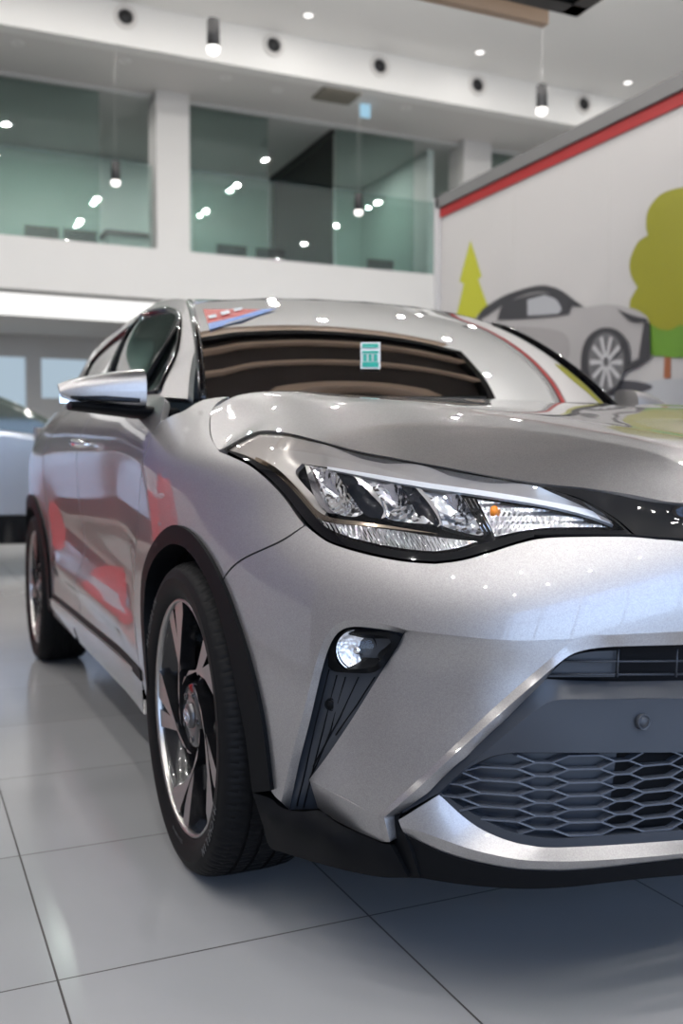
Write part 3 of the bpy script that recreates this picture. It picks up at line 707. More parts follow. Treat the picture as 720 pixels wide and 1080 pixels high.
for mir in (False, 'only'):
    mb = MB()
    fd = [(*door_front[0], 'c')]+door_front[1:-1]+[(*door_front[-1], 'c'), (-.56, 1.085), (-.9, 1.102), (-1.50, 1.125, 'c'), (-1.53, .9), (-1.535, .6), (-1.52, .36, 'c')]
    panel(mb, C2(fd, .03), SIDE, .035, .004, skirt=.02, mirror=mir)
    fdoor = mb.build('front_door', PAINT, car)
    mb = MB()
    rd = [(-1.53, .36, 'c'), (-1.545, .6), (-1.54, .9), (-1.51, 1.125, 'c'), (-1.9, 1.145), (-2.20, 1.16, 'c'), (-2.34, .98), (-2.30, .80, 'c'), (-2.215, .66), (-2.17, .50), (-2.165, .36, 'c')]
    panel(mb, C2(rd, .03), SIDE, .035, .004, skirt=.02, mirror=mir)
    rdoor = mb.build('rear_door', PAINT, car)
    mb = MB()
    sl = [(-.455, .345, 'c'), (-2.17, .345, 'c'), (-2.19, .265, 'c'), (-.5, .235, 'c')]
    panel(mb, C2(sl, .04), side(lambda uv: (.002+.012*_sm((uv[:, 1]-.22)/.12))*_sm((-.45-uv[:, 0])/.4)), .04, .004, skirt=.05, mirror=mir)
    mb.build('side_sill', PAINT, car)
    mb = MB(); sl = [(-.46, .362, 'c'), (-2.165, .362, 'c'), (-2.17, .335, 'c'), (-.455, .335, 'c')]
    panel(mb, C2(sl, .04), side(.004), .03, .004, skirt=.02, mirror=mir); mb.build('sill_trim', SATIN, car)
    mb = MB()
    qp = [(-2.22, 1.16, 'c'), (-2.355, .98), (-2.315, .80, 'c')]+arc(-2.64, .34, .425, 122, 0, 10)[1:-1]+[(-2.215, .345, 'c'), (-2.215, .345)]
    qp = [(-2.22, 1.165, 'c'), (-2.6, 1.17), (-3.0, 1.15), (-3.38, 1.10, 'c'), (-3.44, .8), (-3.43, .5, 'c'), (-3.35, .33, 'c')]+[(*p, *(('c',) if i in (0, 12) else ())) for i, p in enumerate(arc(-2.64, .34, .43, 182, 20, 12)[::-1])]+[(-2.235, .66), (-2.32, .80, 'c'), (-2.36, .98)]
    # arc given from the tail side round to the door side
    a = arc(-2.64, .34, .43, 180, 0, 14)
    qp = [(-2.22, 1.165, 'c'), (-2.36, .98), (-2.32, .80, 'c'), (-2.235, .66), (-2.19, .50), (-2.185, .345, 'c')]+[(*a[-1], 'c')]+a[1:-1][::-1]+[(*a[0], 'c'), (-3.36, .34, 'c'), (-3.43, .5), (-3.44, .8), (-3.38, 1.10, 'c'), (-3.0, 1.15), (-2.6, 1.17)]
    panel(mb, C2(qp, .03), side(), .035, .004, skirt=.02, mirror=mir)
    mb.build('rear_quarter_panel', PAINT, car)
    mb = MB()
    ao = arc(-2.64, .34, .432, -8, 188, 30); ai = arc(-2.64, .34, .375, 188, -8, 28)
    ring = [(*ao[0], 'c')]+ao[1:-1]+[(*ao[-1], 'c'), (*ai[0], 'c')]+ai[1:-1]+[(*ai[-1], 'c')]
    panel(mb, C2(ring, .03), side(.012), .03, .004, skirt=.06, mirror=mir)
    mb.build('wheel_arch_trim', SATIN, car)
    # door handle (front door)
    sg = 1 if mir else -1
    mb = MB(); y0 = half(-1.33, .965).item()
    tube(mb, [(-1.24, sg*(y0+.0), .968), (-1.26, sg*(y0+.032), .97), (-1.34, sg*(y0+.040), .975), (-1.41, sg*(y0+.036), .98), (-1.43, sg*(y0+.002), .982)], [.010, .013, .014, .013, .010], 10)
    mb.build('door_handle', CHROME, fdoor)

# rounded tail: boot lid, bumper
mb = MB()
ys = np.linspace(-.80, .80, 25); rows = []
for z in (.30, .45, .62, .80, .96, 1.10):
    rows.append([(-3.46+.42*(abs(y)/.86)**3.2*(1.0)+(0 if z > .6 else .0), y, z) for y in ys])
loft(mb, rows, 24, 14, skirt=.02); mb.build('tailgate', PAINT, car)

# wheel wells and floor pan
for X0 in (-.03, -2.64):
    for sg in (-1, 1):
        mb = MB(); lathe(mb, [(.405, sg*.80), (.405, sg*.52), (.0, sg*.52)], 40, 'y', (X0, 0, .34), a0=-.25, a1=PI+.25)
        mb.build('wheel_well', MATB, car)
mb = MB()
box(mb, -2.2, -.48, -.76, .76, .20, .34); box(mb, -2.2, .72, -.50, .50, .19, .60); box(mb, -3.3, -2.2, -.50, .50, .25, .60)
mb.build('underbody', MATB, car)

# ---------------------------------------------------------------- greenhouse
def sym(pts): return pts
def _belt(x, z): return (x, z, float(half(x, z))-.004)
_g = TPS([(-.50, 1.075, .73), (-.75, 1.25, .645), (-1.01, 1.41, .585), _belt(-.75, 1.092), _belt(-1.0, 1.105), (-1.0, 1.25, .70), _belt(-1.5, 1.128), (-1.5, 1.30, .705), (-1.5, 1.475, .60), (-1.5, 1.50, .565),
          _belt(-2.2, 1.165), (-2.2, 1.3, .70), (-2.2, 1.45, .60), _belt(-2.7, 1.175), (-2.9, 1.35, .61), _belt(-3.3, 1.12), (-3.3, 1.2, .60)])
def green(off=0.):
    def f(uv): uv = np.atleast_2d(uv); return np.stack([uv[:, 0], -(_g(uv)+off), uv[:, 1]], 1)
    return f
rail = [(-.50, 1.075, 'c'), (-.62, 1.17), (-.80, 1.300), (-.95, 1.387), (-1.04, 1.428), (-1.2, 1.463), (-1.5, 1.496), (-1.9, 1.50), (-2.3, 1.468), (-2.7, 1.395), (-3.05, 1.305), (-3.34, 1.20, 'c')]
dlo_f = [(-.68, 1.105, 'c'), (-.80, 1.215), (-.93, 1.318), (-1.02, 1.373), (-1.12, 1.408), (-1.30, 1.438), (-1.63, 1.455, 'c'), (-1.56, 1.13, 'c')]
dlo_r = [(-1.66, 1.455, 'c'), (-1.9, 1.452), (-2.15, 1.42), (-2.35, 1.36, 'c'), (-2.22, 1.24), (-2.12, 1.165, 'c'), (-1.62, 1.135, 'c')]
for mir in (False, 'only'):
    mb = MB()
    outline = rail+[(-3.34, 1.12, 'c'), (-2.6, 1.175), (-2.2, 1.158), (-1.5, 1.122), (-.9, 1.10), (-.62, 1.086)]
    panel(mb, C2(outline, .03), green(), .035, .003, holes=[C2(dlo_f, .03), C2([(-1.66, 1.455, 'c'), (-1.9, 1.452), (-2.15, 1.42), (-2.35, 1.36, 'c'), (-2.22, 1.24), (-2.12, 1.165, 'c'), (-1.62, 1.135, 'c')], .03)], skirt=.02, mirror=mir)
    mb.build('roof_pillar', PAINT, car)
    for nm, d in (('front_side_window', dlo_f), ('rear_side_window', dlo_r)):
        mb = MB(); panel(mb, C2(d, .03), green(-.006), .04, .003, skirt=0, mirror=mir); w_ = mb.build(nm, GLASSS, car)
        P = green(-.001)(C2(d, .02)); P = P*np.array([1, -1 if mir else 1, 1.]); mb = MB(); tube(mb, list(P)+[P[0]], .009, 6); mb.build('window_seal', GLOSSB, w_)
    # b pillar and quarter-light divider
    sg = 1 if mir else -1
    mb = MB(); panel(mb, C2([(-1.62, 1.46, 'c'), (-1.67, 1.46, 'c'), (-1.63, 1.13, 'c'), (-1.545, 1.125, 'c')], .03), green(.003), .03, .003, skirt=.02, mirror=mir); mb.build('centre_pillar', GLOSSB, car)
    P = green(.0)(np.array([(-.97, 1.345), (-.86, 1.105)])); mb = MB(); tube(mb, P*np.array([1, -sg, 1.]), .009, 8); mb.build('quarter_light_bar', SATIN, car)

# roof
rail_pts = [(p[0], -_g([(p[0], p[1])])[0], p[1]) for p in rail]
top_edge = [(-1.03, -.585, 1.424), (-1.0, -.50, 1.430), (-.96, -.35, 1.440), (-.935, -.18, 1.446), (-.925, 0, 1.448)]
rf_pts = [(p[0], p[1], p[2]) for p in rail_pts[4:]]+top_edge+[(-1.3, -.3, 1.490), (-1.3, 0, 1.498), (-1.7, -.3, 1.515), (-1.7, 0, 1.524), (-2.2, -.3, 1.503), (-2.2, 0, 1.512), (-2.7, -.3, 1.43), (-2.7, 0, 1.44), (-3.1, 0, 1.33), (-3.34, 0, 1.22), (-1.1, -.3, 1.463), (-1.1, 0, 1.472)]
rf_all = rf_pts+[(p[0], -p[1], p[2]) for p in rf_pts if p[1] < -1e-4]
roof_z = TPS(rf_all, 1e-4)
hp = spline([p[:2] for p in rail_pts[4:]], .05)
te = spline([p[:2] for p in top_edge], .04)
hp = np.vstack([te[::-1], hp[1:], [(-3.36, -.3), (-3.365, 0)]])
fullr = np.vstack([hp, (hp*np.array([1, -1]))[::-1][1:-1]])
mb = MB(); panel(mb, fullr, lambda uv: np.stack([np.atleast_2d(uv)[:, 0], np.atleast_2d(uv)[:, 1], roof_z(uv)], 1), .05, .004, skirt=.02, facing=(0, 0, 1)); mb.build('roof', PAINT, car)
mb = MB()
loft(mb, [[(-3.36, y, 1.20-.02*(y/.6)**2) for y in np.linspace(-.62, .62, 9)], [(-3.47+.1*(y/.75)**2, y, 1.10) for y in np.linspace(-.74, .74, 9)]], 16, 4); mb.build('rear_window', GLASSS, car)

# windscreen
base = [(-.47, -.70, 1.068), (-.36, -.55, 1.062), (-.29, -.38, 1.060), (-.24, -.18, 1.058), (-.225, 0, 1.058)]
def full_row(r): return r+[(x, -y, z) for x, y, z in r[::-1][1:]]
def between(t, bow):
    o = []
    for a, b in zip(base, [(-1.035, -.578, 1.422)]+top_edge[1:]):
        a = np.array(a); b = np.array(b); p = a*(1-t)+b*t; k = 4*t*(1-t)*bow; o.append(tuple(p+np.array([.6, 0, .8])*k))
    return o
rows = [full_row(between(t, .035)) for t in (0, .25, .5, .75, 1.0)]
mb = MB(); WS = loft(mb, rows, 40, 20, flip=True); wind = mb.build('windscreen', GLASSW, car)
# black ceramic edge and mouldings
mb = MB()
for sg in (1, -1):
    P = [np.array(r[0])*np.array([1, sg, 1.])+np.array([.004, 0, .003]) for r in [between(t, .035) for t in np.linspace(0, 1, 12)]]
    mb = MB(); tube(mb, P, .011, 8); mb.build('windscreen_moulding', GLOSSB, wind)
mb = MB(); P = full_row(between(1.0, .035)); P = [np.array(p)+np.array([.0, 0, -.002]) for p in P]; tube(mb, P, .004, 6); mb.build('windscreen_top_moulding', SATIN, wind)
# cowl and wipers
mb = MB()
loft(mb, [full_row([(x+.10, y, z-.012) for x, y, z in base]), full_row([(x+.02, y, z-.012) for x, y, z in base]), full_row([(x-.06, y, z+.0) for x, y, z in base])], 30, 6, flip=True); mb.build('cowl', MATB, car)
def ws_pt(u, t, off=.012):
    i = (u*.5+.5)*40; j = t*20; i0 = int(min(i, 39)); j0 = int(min(j, 19)); p = WS[j0, i0]*(1-(i-i0))+WS[j0, i0+1]*(i-i0)
    q = WS[j0+1, i0]*(1-(i-i0))+WS[j0+1, i0+1]*(i-i0); p = p*(1-(j-j0))+q*(j-j0); return p+np.array([.6, 0, .8])*off
for u0, u1 in ((-.62, .05), (.12, .80)):
    mb = MB(); tube(mb, [ws_pt(u0+(u1-u0)*t, .0+.03*t, .012) for t in np.linspace(0, 1, 12)], .007, 6); mb.build('wiper', SATIN, car)

# interior: dashboard, seats, steering wheel, rear view mirror
mb = MB(); loft(mb, [full_row([(x-.05, y*.98, z-.035) for x, y, z in base]), full_row([(x-.35, y*.98, z-.03) for x, y, z in base]), full_row([(x-.52, y*.98, z-.10) for x, y, z in base]), full_row([(x-.55, y*.98, z-.4) for x, y, z in base])], 24, 14)
mb.build('dashboard', CABIN, car)
mb = MB(); lathe(mb, [(.19+.014*math.cos(a), .014*math.sin(a)) for a in np.linspace(0, 2*PI, 9)], 36, 'x', (0, 0, 0)); box(mb, -.01, .02, -.18, .18, -.02, .02); box(mb, -.01, .03, -.06, .06, -.06, .05)
o = mb.build('steering_wheel', CABIN, car, loc=(-.98, -.36, .96)); o.rotation_euler = (0, math.radians(-25), 0)
for sy_ in (-.36, .36):
    mb = MB()
    for zz0, w_, t_ in ((.62, .25, .07),): pass
    loft(mb, [[(-1.62-.02, sy_+y, .55) for y in np.linspace(-.24, .24, 5)], [(-1.66, sy_+y*1.0, .85) for y in np.linspace(-.25, .25, 5)], [(-1.74, sy_+y*.8, 1.12) for y in np.linspace(-.25, .25, 5)], [(-1.80, sy_+y*.75, 1.13) for y in np.linspace(-.25, .25, 5)], [(-1.78, sy_+y, .85) for y in np.linspace(-.25, .25, 5)], [(-1.76, sy_+y, .55) for y in np.linspace(-.25, .25, 5)]], 8, 20)
    box(mb, -1.62, -1.12, sy_-.25, sy_+.25, .42, .56)
    st = mb.build('front_seat', CABING, car, bevel=.03)
    mb = MB(); box(mb, -1.86, -1.76, sy_-.13, sy_+.13, 1.16, 1.34); mb.build('headrest', CABING, st, bevel=.035)
mb = MB(); box(mb, -2.5, -2.35, -.6, .6, .5, 1.08); box(mb, -2.35, -1.95, -.6, .6, .42, .56); mb.build('rear_bench', CABING, car, bevel=.03)
mb = MB(); box(mb, -1.03, -1.01, -.11, .11, 1.335, 1.40); box(mb, -1.03, -.98, -.02, .02, 1.39, 1.44); mb.build('rear_view_mirror', CABIN, car, bevel=.01)
for y0, y1 in ((-.66, -.62), (.62, .66)): mb = MB(); box(mb, -2.2, -.62, y0, y1, .35, 1.04); mb.build('door_lining', CABIN, car)

# stickers on the windscreen
def ws_sticker(mb, u0, u1, t0, t1, off, n=6, shear=0.):
    V = [ws_pt(u0+(u1-u0)*i/n+shear*j/n, t0+(t1-t0)*j/n, off) for j in range(n+1) for i in range(n+1)]
    m = n+1; mb.add(V, [(j*m+i, j*m+i+1, (j+1)*m+i+1, (j+1)*m+i) for j in range(n) for i in range(n)])
def quad_px_on_ws(mb, pts, off):
    """photo outline dropped onto the windscreen (triangulated search over the glass grid)"""
    P = []
    Q = proj(WS.reshape(-1, 3)+np.array([.6, 0, .8])*off)
    W_ = WS.reshape(-1, 3)+np.array([.6, 0, .8])*off
    nn = WS.shape[1]
    for p in pts:
        best = None; G = Q.reshape(WS.shape[0], nn, 2)
        for j in range(WS.shape[0]-1):
            for i in range(nn-1):
                a, b, c, d = G[j, i], G[j, i+1], G[j+1, i+1], G[j+1, i]
                for (A, B, Cc, ia, ib, ic) in ((a, b, c, (j, i), (j, i+1), (j+1, i+1)), (a, c, d, (j, i), (j+1, i+1), (j+1, i))):
                    M = np.array([B-A, Cc-A]).T
                    dt = M[0, 0]*M[1, 1]-M[0, 1]*M[1, 0]
                    if abs(dt) < 1e-9: continue
                    st = np.linalg.solve(M, np.array(p[:2], float)-A)
                    if st[0] >= -1e-3 and st[1] >= -1e-3 and st.sum() <= 1.001:
                        w3 = lambda k: W_[k[0]*nn+k[1]]
                        best = w3(ia)*(1-st.sum())+w3(ib)*st[0]+w3(ic)*st[1]
        if best is not None: P.append(best)
    if len(P) >= 3: mb.add(P, [tuple(range(len(P)))], smooth=False)
    return P
STR = principled('sticker_red', (.62, .12, .10), .5); STB = principled('sticker_blue', (.30, .42, .72), .5); STW = principled('sticker_white', (.75, .78, .78), .5)
STG = principled('sticker_green', (.02, .42, .33), .5)
mb = MB(); quad_px_on_ws(mb, [(214, 326), (219, 341), (252, 333.5), (276, 326)], .004); stk = mb.build('price_notice', STR, wind); stk['label'] = 'red and blue paper notice'
mb = MB(); quad_px_on_ws(mb, [(219, 341), (221, 347.5), (255, 338), (292, 325.5), (276, 326), (252, 333.5)], .005); mb.build('notice_stripe', STB, stk)
for q in ([(219, 333), (227, 331), (229, 334), (221, 336)], [(232, 329), (241, 327), (243, 330), (234, 332.5)], [(246, 325.5), (256, 324), (255, 326.5), (247, 328.5)]):
    mb = MB(); quad_px_on_ws(mb, q, .006); mb.build('notice_print', STW, stk)
mb = MB(); quad_px_on_ws(mb, [(380, 361), (401, 361), (401, 389), (380, 389)], .004); stk = mb.build('windscreen_label', STW, wind); stk['label'] = 'green and white square label'
for q in ([(382, 362.5), (399, 362.5), (399, 366.5), (382, 366.5)], [(382, 370), (399, 370), (399, 372.5), (382, 372.5)], [(382, 382), (399, 382), (399, 387), (382, 387)],
          [(383, 373.5), (386.5, 373.5), (386.5, 381), (383, 381)], [(388.5, 373.5), (392, 373.5), (392, 381), (388.5, 381)], [(394, 373.5), (398, 373.5), (398, 381), (394, 381)]):
    mb = MB(); quad_px_on_ws(mb, q, .006); mb.build('label_print', STG, stk)

# ---------------------------------------------------------------- door mirrors
for sg in (-1, 1):
    secs = []
    for t in np.linspace(0, 1, 9):
        y = .832+.215*t; xf = -.535-.075*t**1.5-.0*t; dx = .125-.055*t; zc = 1.108-.006*t; hz = (.052-.036*t**1.4)*(1-.75*max(0, t-.85)/.15)
        dx *= (1-.5*max(0, t-.85)/.15)
        secs.append([(xf-dx/2+dx/2*np.sign(math.cos(a))*abs(math.cos(a))**.55, sg*y, zc+hz*np.sign(math.sin(a))*abs(math.sin(a))**.62+.012*math.cos(a)*-1) for a in np.linspace(0, 2*PI, 25)])
    mb = MB(); loft(mb, secs, 36, 18, flip=sg < 0)
    for s_ in (secs[0], secs[-1]):
        mb.add([p for p in s_[:-1]], [tuple(range(24))], smooth=False)
    mr = mb.build('door_mirror', PAINT, car)
    mb = MB(); V = [(-.665-.03*t, sg*(.845+.19*t), z) for t in (0, 1) for z in (1.068, 1.148-.03*t)]; mb.add(V, [(0, 1, 3, 2)], smooth=False); mb.build('mirror_glass', CHROME, mr)
    secs = []
    for t in np.linspace(0, 1, 8):
        y = .745+.275*t; w_ = .075-.03*t; z0 = 1.035+.022*t; hz = .022-.010*t; xf = -.595-.035*t
        secs.append([(xf+w_*math.cos(a), sg*y, z0+hz*math.sin(a)) for a in np.linspace(0, 2*PI, 15)])
    mb = MB(); loft(mb, secs, 20, 12, flip=sg < 0); mb.add([p for p in secs[-1][:-1]], [tuple(range(14))], smooth=False); mb.build('mirror_arm', SATIN, mr)
    mb = MB(); tube(mb, [(-.535, sg*.85, 1.070), (-.56, sg*.94, 1.074), (-.60, sg*1.02, 1.078)], [.006, .008, .004], 8); mb.build('mirror_indicator', SMOKE, mr)

# ---------------------------------------------------------------- wheels
def text_mesh(ch, size):
    cu = bpy.data.curves.new('t', 'FONT'); cu.body = ch; cu.size = size; cu.align_x = 'CENTER'; cu.extrude = .0004
    o = bpy.data.objects.new('t', cu); COL.objects.link(o)
    me = o.evaluated_get(bpy.context.evaluated_depsgraph_get()).to_mesh()
    V = [tuple(v.co) for v in me.vertices]; Fs = [tuple(p.vertices) for p in me.polygons]
    bpy.data.objects.remove(o); bpy.data.curves.remove(cu)
    return V, Fs
def arc_text(mb, txt, r, y, a_mid, size, sp):
    """letters round the sidewall, tops outward; wheel seen from -Y"""
    n = len(txt)
    for i, ch in enumerate(txt):
        if ch == ' ': continue
        V, Fs = text_mesh(ch, size); a = a_mid-(i-(n-1)/2)*sp/r   # clockwise as read from outside
        c, s_ = math.cos(a), math.sin(a)
        P = []
        for x, v, w_ in V:
            rr = r+v; P.append((rr*c+x*s_, y-w_, rr*s_-x*c))
        mb.add(P, Fs, smooth=False)
def build_wheel(parent, loc, rz=0.):
    Y0 = -.775
    def L(prof): return [(r, y-Y0) for r, y in prof]
    mb = MB()   # barrel and lip
    lathe(mb, L([(.260, -.862), (.260, -.871), (.257, -.8745), (.2535, -.873), (.2515, -.868), (.2505, -.862)]), 96, 'y', mi=0)
    lathe(mb, L([(.2505, -.862), (.246, -.85), (.232, -.84), (.226, -.80), (.215, -.70), (.245, -.67), (.255, -.665)]), 72, 'y', mi=1)
    lathe(mb, L([(0, -.855), (.03, -.857), (.066, -.856), (.078, -.845), (.085, -.79)]), 40, 'y', mi=1)
    wh = mb.build('wheel', [ALLOY, ALLOYB], parent, loc=loc); wh.rotation_euler = (0, 0, rz)
    # tyre
    mb = MB(); n = 432
    prof = [(.256, -.866, 0), (.262, -.874, 0), (.272, -.8805, 0), (.290, -.8855, 0), (.306, -.8865, 0), (.3075, -.8852, 0), (.318, -.8835, 0), (.327, -.878, .15), (.334, -.869, 1), (.3395, -.856, 1), (.3415, -.842, 1), (.342, -.832, 1), (.336, -.8315, 0), (.336, -.8245, 0), (.3425, -.824, 1), (.343, -.800, 1), (.337, -.7995, 0), (.337, -.7915, 0), (.343, -.791, 1), (.343, -.759, 1), (.337, -.7585, 0), (.337, -.7505, 0),
            (.343, -.750, 1), (.3425, -.726, 1), (.336, -.7255, 0), (.336, -.7185, 0), (.3415, -.718, 1), (.339, -.692, 1), (.333, -.678, 1), (.318, -.667, 0), (.29, -.665, 0), (.256, -.684, 0)]
    V = []; Fs = []
    for r, y, g in prof:
        for k in range(n):
            kk = (k+int((y+.775)*160)) % 6
            a = 2*PI*k/n; rr = r-(.0045*g if kk == 0 else 0); V.append((rr*math.cos(a), y-Y0, rr*math.sin(a)))
    for i in range(len(prof)-1):
        for k in range(n):
            k2 = (k+1) % n; Fs.append((i*n+k, i*n+k2, (i+1)*n+k2, (i+1)*n+k))
    mb.add(V, Fs); ty = mb.build('tyre', RUB, wh)
    md = ty.modifiers.new('es', 'EDGE_SPLIT'); md.split_angle = math.radians(40)
    # spokes
    for g in range(5):
        base_a = 31+72*g
        def pol(r, a): a = math.radians(a+base_a); return (r*math.cos(a), r*math.sin(a))
        mb = MB()
        for pts, yo in (([(.252, -7.5), (.252, -3), (.252, 2), (.250, 7.5), (.236, 8.5), (.15, 22), (.10, 60), (.082, 98), (.083, 106), (.088, 85), (.12, 33), (.17, 8), (.225, -7)], 0.),
                        ([(.252, 14.5), (.252, 19), (.252, 24), (.190, 27), (.135, 33), (.118, 36), (.118, 28), (.15, 21), (.21, 15.5)], .002)):
            pp = [pol(*q) for q in pts]; m = len(pp)
            def yy(q, o=0): r = math.hypot(*q); return -(.868-.008*_smf((.25-r)/.12))-Y0+yo+o
            V = [(q[0], yy(q), q[1]) for q in pp]; c_ = (sum(q[0] for q in pp)/m, sum(q[1] for q in pp)/m)
            B = [(q[0]*.985, yy(q, .035), q[1]*.985) for q in pp]
            T2, tri = fill(np.array(pp), .03)
            VV = [(q[0], yy(q), q[1]) for q in T2]
            mb.add(VV, [t[::-1] if ((VV[t[1]][0]-VV[t[0]][0])*(VV[t[2]][2]-VV[t[0]][2])-(VV[t[1]][2]-VV[t[0]][2])*(VV[t[2]][0]-VV[t[0]][0])) < 0 else t for t in tri], mi=0, smooth=False)
            mb.add(V+B, [(i, (i+1) % m, (i+1) % m+m, i+m) for i in range(m)], mi=1, smooth=False)
        mb.build('spoke', [ALLOY, ALLOYB], wh)
    # black webs from the hub
    mb = MB()
    for g in range(5):
        a = math.radians(31+72*g+60)
        tube(mb, [(.06*math.cos(a), -.828-Y0, .06*math.sin(a)), (.15*math.cos(a-.5), -.825-Y0, .15*math.sin(a-.5)), (.24*math.cos(a-.95), -.835-Y0, .24*math.sin(a-.95))], [.018, .012, .016], 8)
    mb.build('spoke_web', ALLOYB, wh)
    for g in range(5):
        mb = MB(); a = math.radians(67+72*g); lathe(mb, [(0, -.860-Y0), (.007, -.860-Y0), (.0085, -.856-Y0), (.0085, -.85-Y0)], 10, 'y', (.052*math.cos(a), 0, .052*math.sin(a))); mb.build('wheel_nut', ALLOYB, wh)
    mb = MB(); lathe(mb, L([(0, -.8655), (.022, -.865), (.028, -.863), (.029, -.855)]), 36, 'y'); cp = mb.build('centre_cap', principled('cap_grey', (.12, .12, .125), .3, .8), wh)
    mb = MB()
    def oval(rx, rz_, cz, r): tube(mb, [(rx*math.cos(t), -.8667-Y0, cz+rz_*math.sin(t)) for t in np.linspace(0, 2*PI, 33)], r, 6)
    oval(.0215, .0150, 0, .0014); oval(.0075, .0145, 0, .0013); oval(.0150, .0050, .0085, .0013)
    mb.build('cap_emblem', CHROME, wh)
    mb = MB(); lathe(mb, L([(.05, -.76), (.155, -.76), (.158, -.75), (.155, -.74)]), 48, 'y'); mb.build('brake_disc', principled('brake_iron', (.06, .058, .056), .35, .9), wh)
    mb = MB()
    arc_text(mb, 'MICHELIN', .295, -.8875-Y0, math.radians(-36), .024, .0195)
    arc_text(mb, 'MICHELIN', .295, -.8875-Y0, math.radians(144), .024, .0195)
    arc_text(mb, '225/50R18', .272, -.8825-Y0, math.radians(-95), .012, .0095)
    mb.build('tyre_lettering', RUBT, wh)
    return wh
def _smf(t): t = min(max(t, 0), 1); return t*t*(3-2*t)
for loc, rz in (((-.03, -.775, .342), 0), ((-2.65, -.775, .342), 0), ((-.03, .775, .342), PI), ((-2.65, .775, .342), PI)):
    build_wheel(car, loc, rz)

# ================================================================ THE SHOWROOM
def noise_mat(name, c1, c2, scale, rough, **k):
    m = principled(name, c1, rough, **k); nt = m.node_tree; b = nt.nodes['Principled BSDF']
    tc = nt.nodes.new('ShaderNodeTexCoord'); t = nt.nodes.new('ShaderNodeTexNoise'); t.inputs['Scale'].default_value = scale; t.inputs['Detail'].default_value = 5
    mx = nt.nodes.new('ShaderNodeMix'); mx.data_type = 'RGBA'; mx.inputs[6].default_value = (*c1, 1); mx.inputs[7].default_value = (*c2, 1)
    nt.links.new(tc.outputs['Object'], t.inputs['Vector']); nt.links.new(t.outputs['Fac'], mx.inputs[0]); nt.links.new(mx.outputs[2], b.inputs['Base Color'])
    return m
def tile_floor():
    m = noise_mat('floor_tiles', (.27, .272, .275), (.31, .312, .315), 3.0, .22, spec=.5); nt = m.node_tree; b = nt.nodes['Principled BSDF']
    old = b.inputs['Base Color'].links[0].from_socket
    tc = nt.nodes.new('ShaderNodeTexCoord'); sep = nt.nodes.new('ShaderNodeSeparateXYZ'); nt.links.new(tc.outputs['Object'], sep.inputs[0])
    outs = []
    def mth(op, a, b_=None):
        n = nt.nodes.new('ShaderNodeMath'); n.operation = op
        for i, q in enumerate((a, b_)):
            if q is None: continue
            if isinstance(q, (int, float)): n.inputs[i].default_value = q
            else: nt.links.new(q, n.inputs[i])
        return n.outputs[0]
    cells = []
    for ax, off in ((0, .346), (1, 0.0)):
        u = mth('DIVIDE', mth('SUBTRACT', sep.outputs[ax], off), .6)
        f = mth('FRACT', u); d = mth('MINIMUM', f, mth('SUBTRACT', 1.0, f)); outs.append(mth('LESS_THAN', d, .0034)); cells.append(mth('FLOOR', u))
    g = mth('MAXIMUM', outs[0], outs[1])
    cm = nt.nodes.new('ShaderNodeCombineXYZ'); nt.links.new(cells[0], cm.inputs[0]); nt.links.new(cells[1], cm.inputs[1])
    wn = nt.nodes.new('ShaderNodeTexWhiteNoise'); nt.links.new(cm.outputs[0], wn.inputs[0])
    br = mth('ADD', mth('MULTIPLY', wn.outputs['Value'], .08), .96)
    sc = nt.nodes.new('ShaderNodeVectorMath'); sc.operation = 'SCALE'; nt.links.new(old, sc.inputs[0]); nt.links.new(br, sc.inputs['Scale'])
    mx = nt.nodes.new('ShaderNodeMix'); mx.data_type = 'RGBA'; nt.links.new(g, mx.inputs[0]); nt.links.new(sc.outputs[0], mx.inputs[6]); mx.inputs[7].default_value = (.045, .042, .04, 1)
    nt.links.new(mx.outputs[2], b.inputs['Base Color'])
    rr = mth('ADD', mth('MULTIPLY', g, .4), .15); nt.links.new(rr, b.inputs['Roughness'])
    return m
WHITE = noise_mat('white_wall_paint', (.57, .565, .55), (.60, .59, .575), 1.5, .6)
CEIL = principled('ceiling_paint', (.86, .85, .82), .7)
SOFF = principled('soffit_paint', (.74, .72, .69), .7)
OFFICE = principled('office_wall', (.52, .60, .57), .7)
OFFCEIL = principled('office_ceiling', (.50, .51, .49), .8)
FRAME = principled('window_frame', (.35, .35, .35), .4, .3)
GTEAL = thin_glass('balustrade_glass', (.78, .86, .84), .02, .0, 1.5)
WOOD = noise_mat('oak_slat', (.42, .30, .21), (.52, .38, .27), 6, .45)
BLK = principled('black_steel', (.012, .012, .013), .4)
CLEAR = thin_glass('clear_glazing', (.92, .96, .97), .0, .0, 1.45)
CARPET = principled('carpet', (.10, .10, .11), .9)

def struct(name, mb, m): o = mb.build(name, m); o['kind'] = 'structure'; return o
def sbox(name, m, *b): mb = MB(); box(mb, *b); return struct(name, mb, m)
XB, XF, YL, YR, ZC = -16., 8.0, -7.5, 11., 6.15
sbox('floor', tile_floor(), XB, XF, YL, YR, -.12, 0)
sbox('ceiling', CEIL, XB, XF, YL, YR, ZC, ZC+.15)
sbox('wall_right', WHITE, XB, XF, YR, YR+.2, 0, ZC)
sbox('wall_back', WHITE, XB-.2, XB, YL, YR, 0, ZC)
# left wall: closed, dark so the car's flank reflects less light
sbox('wall_left', principled('dark_wall_paint', (.13, .125, .14), .6), XB, XF, YL-.2, YL, 0, ZC)
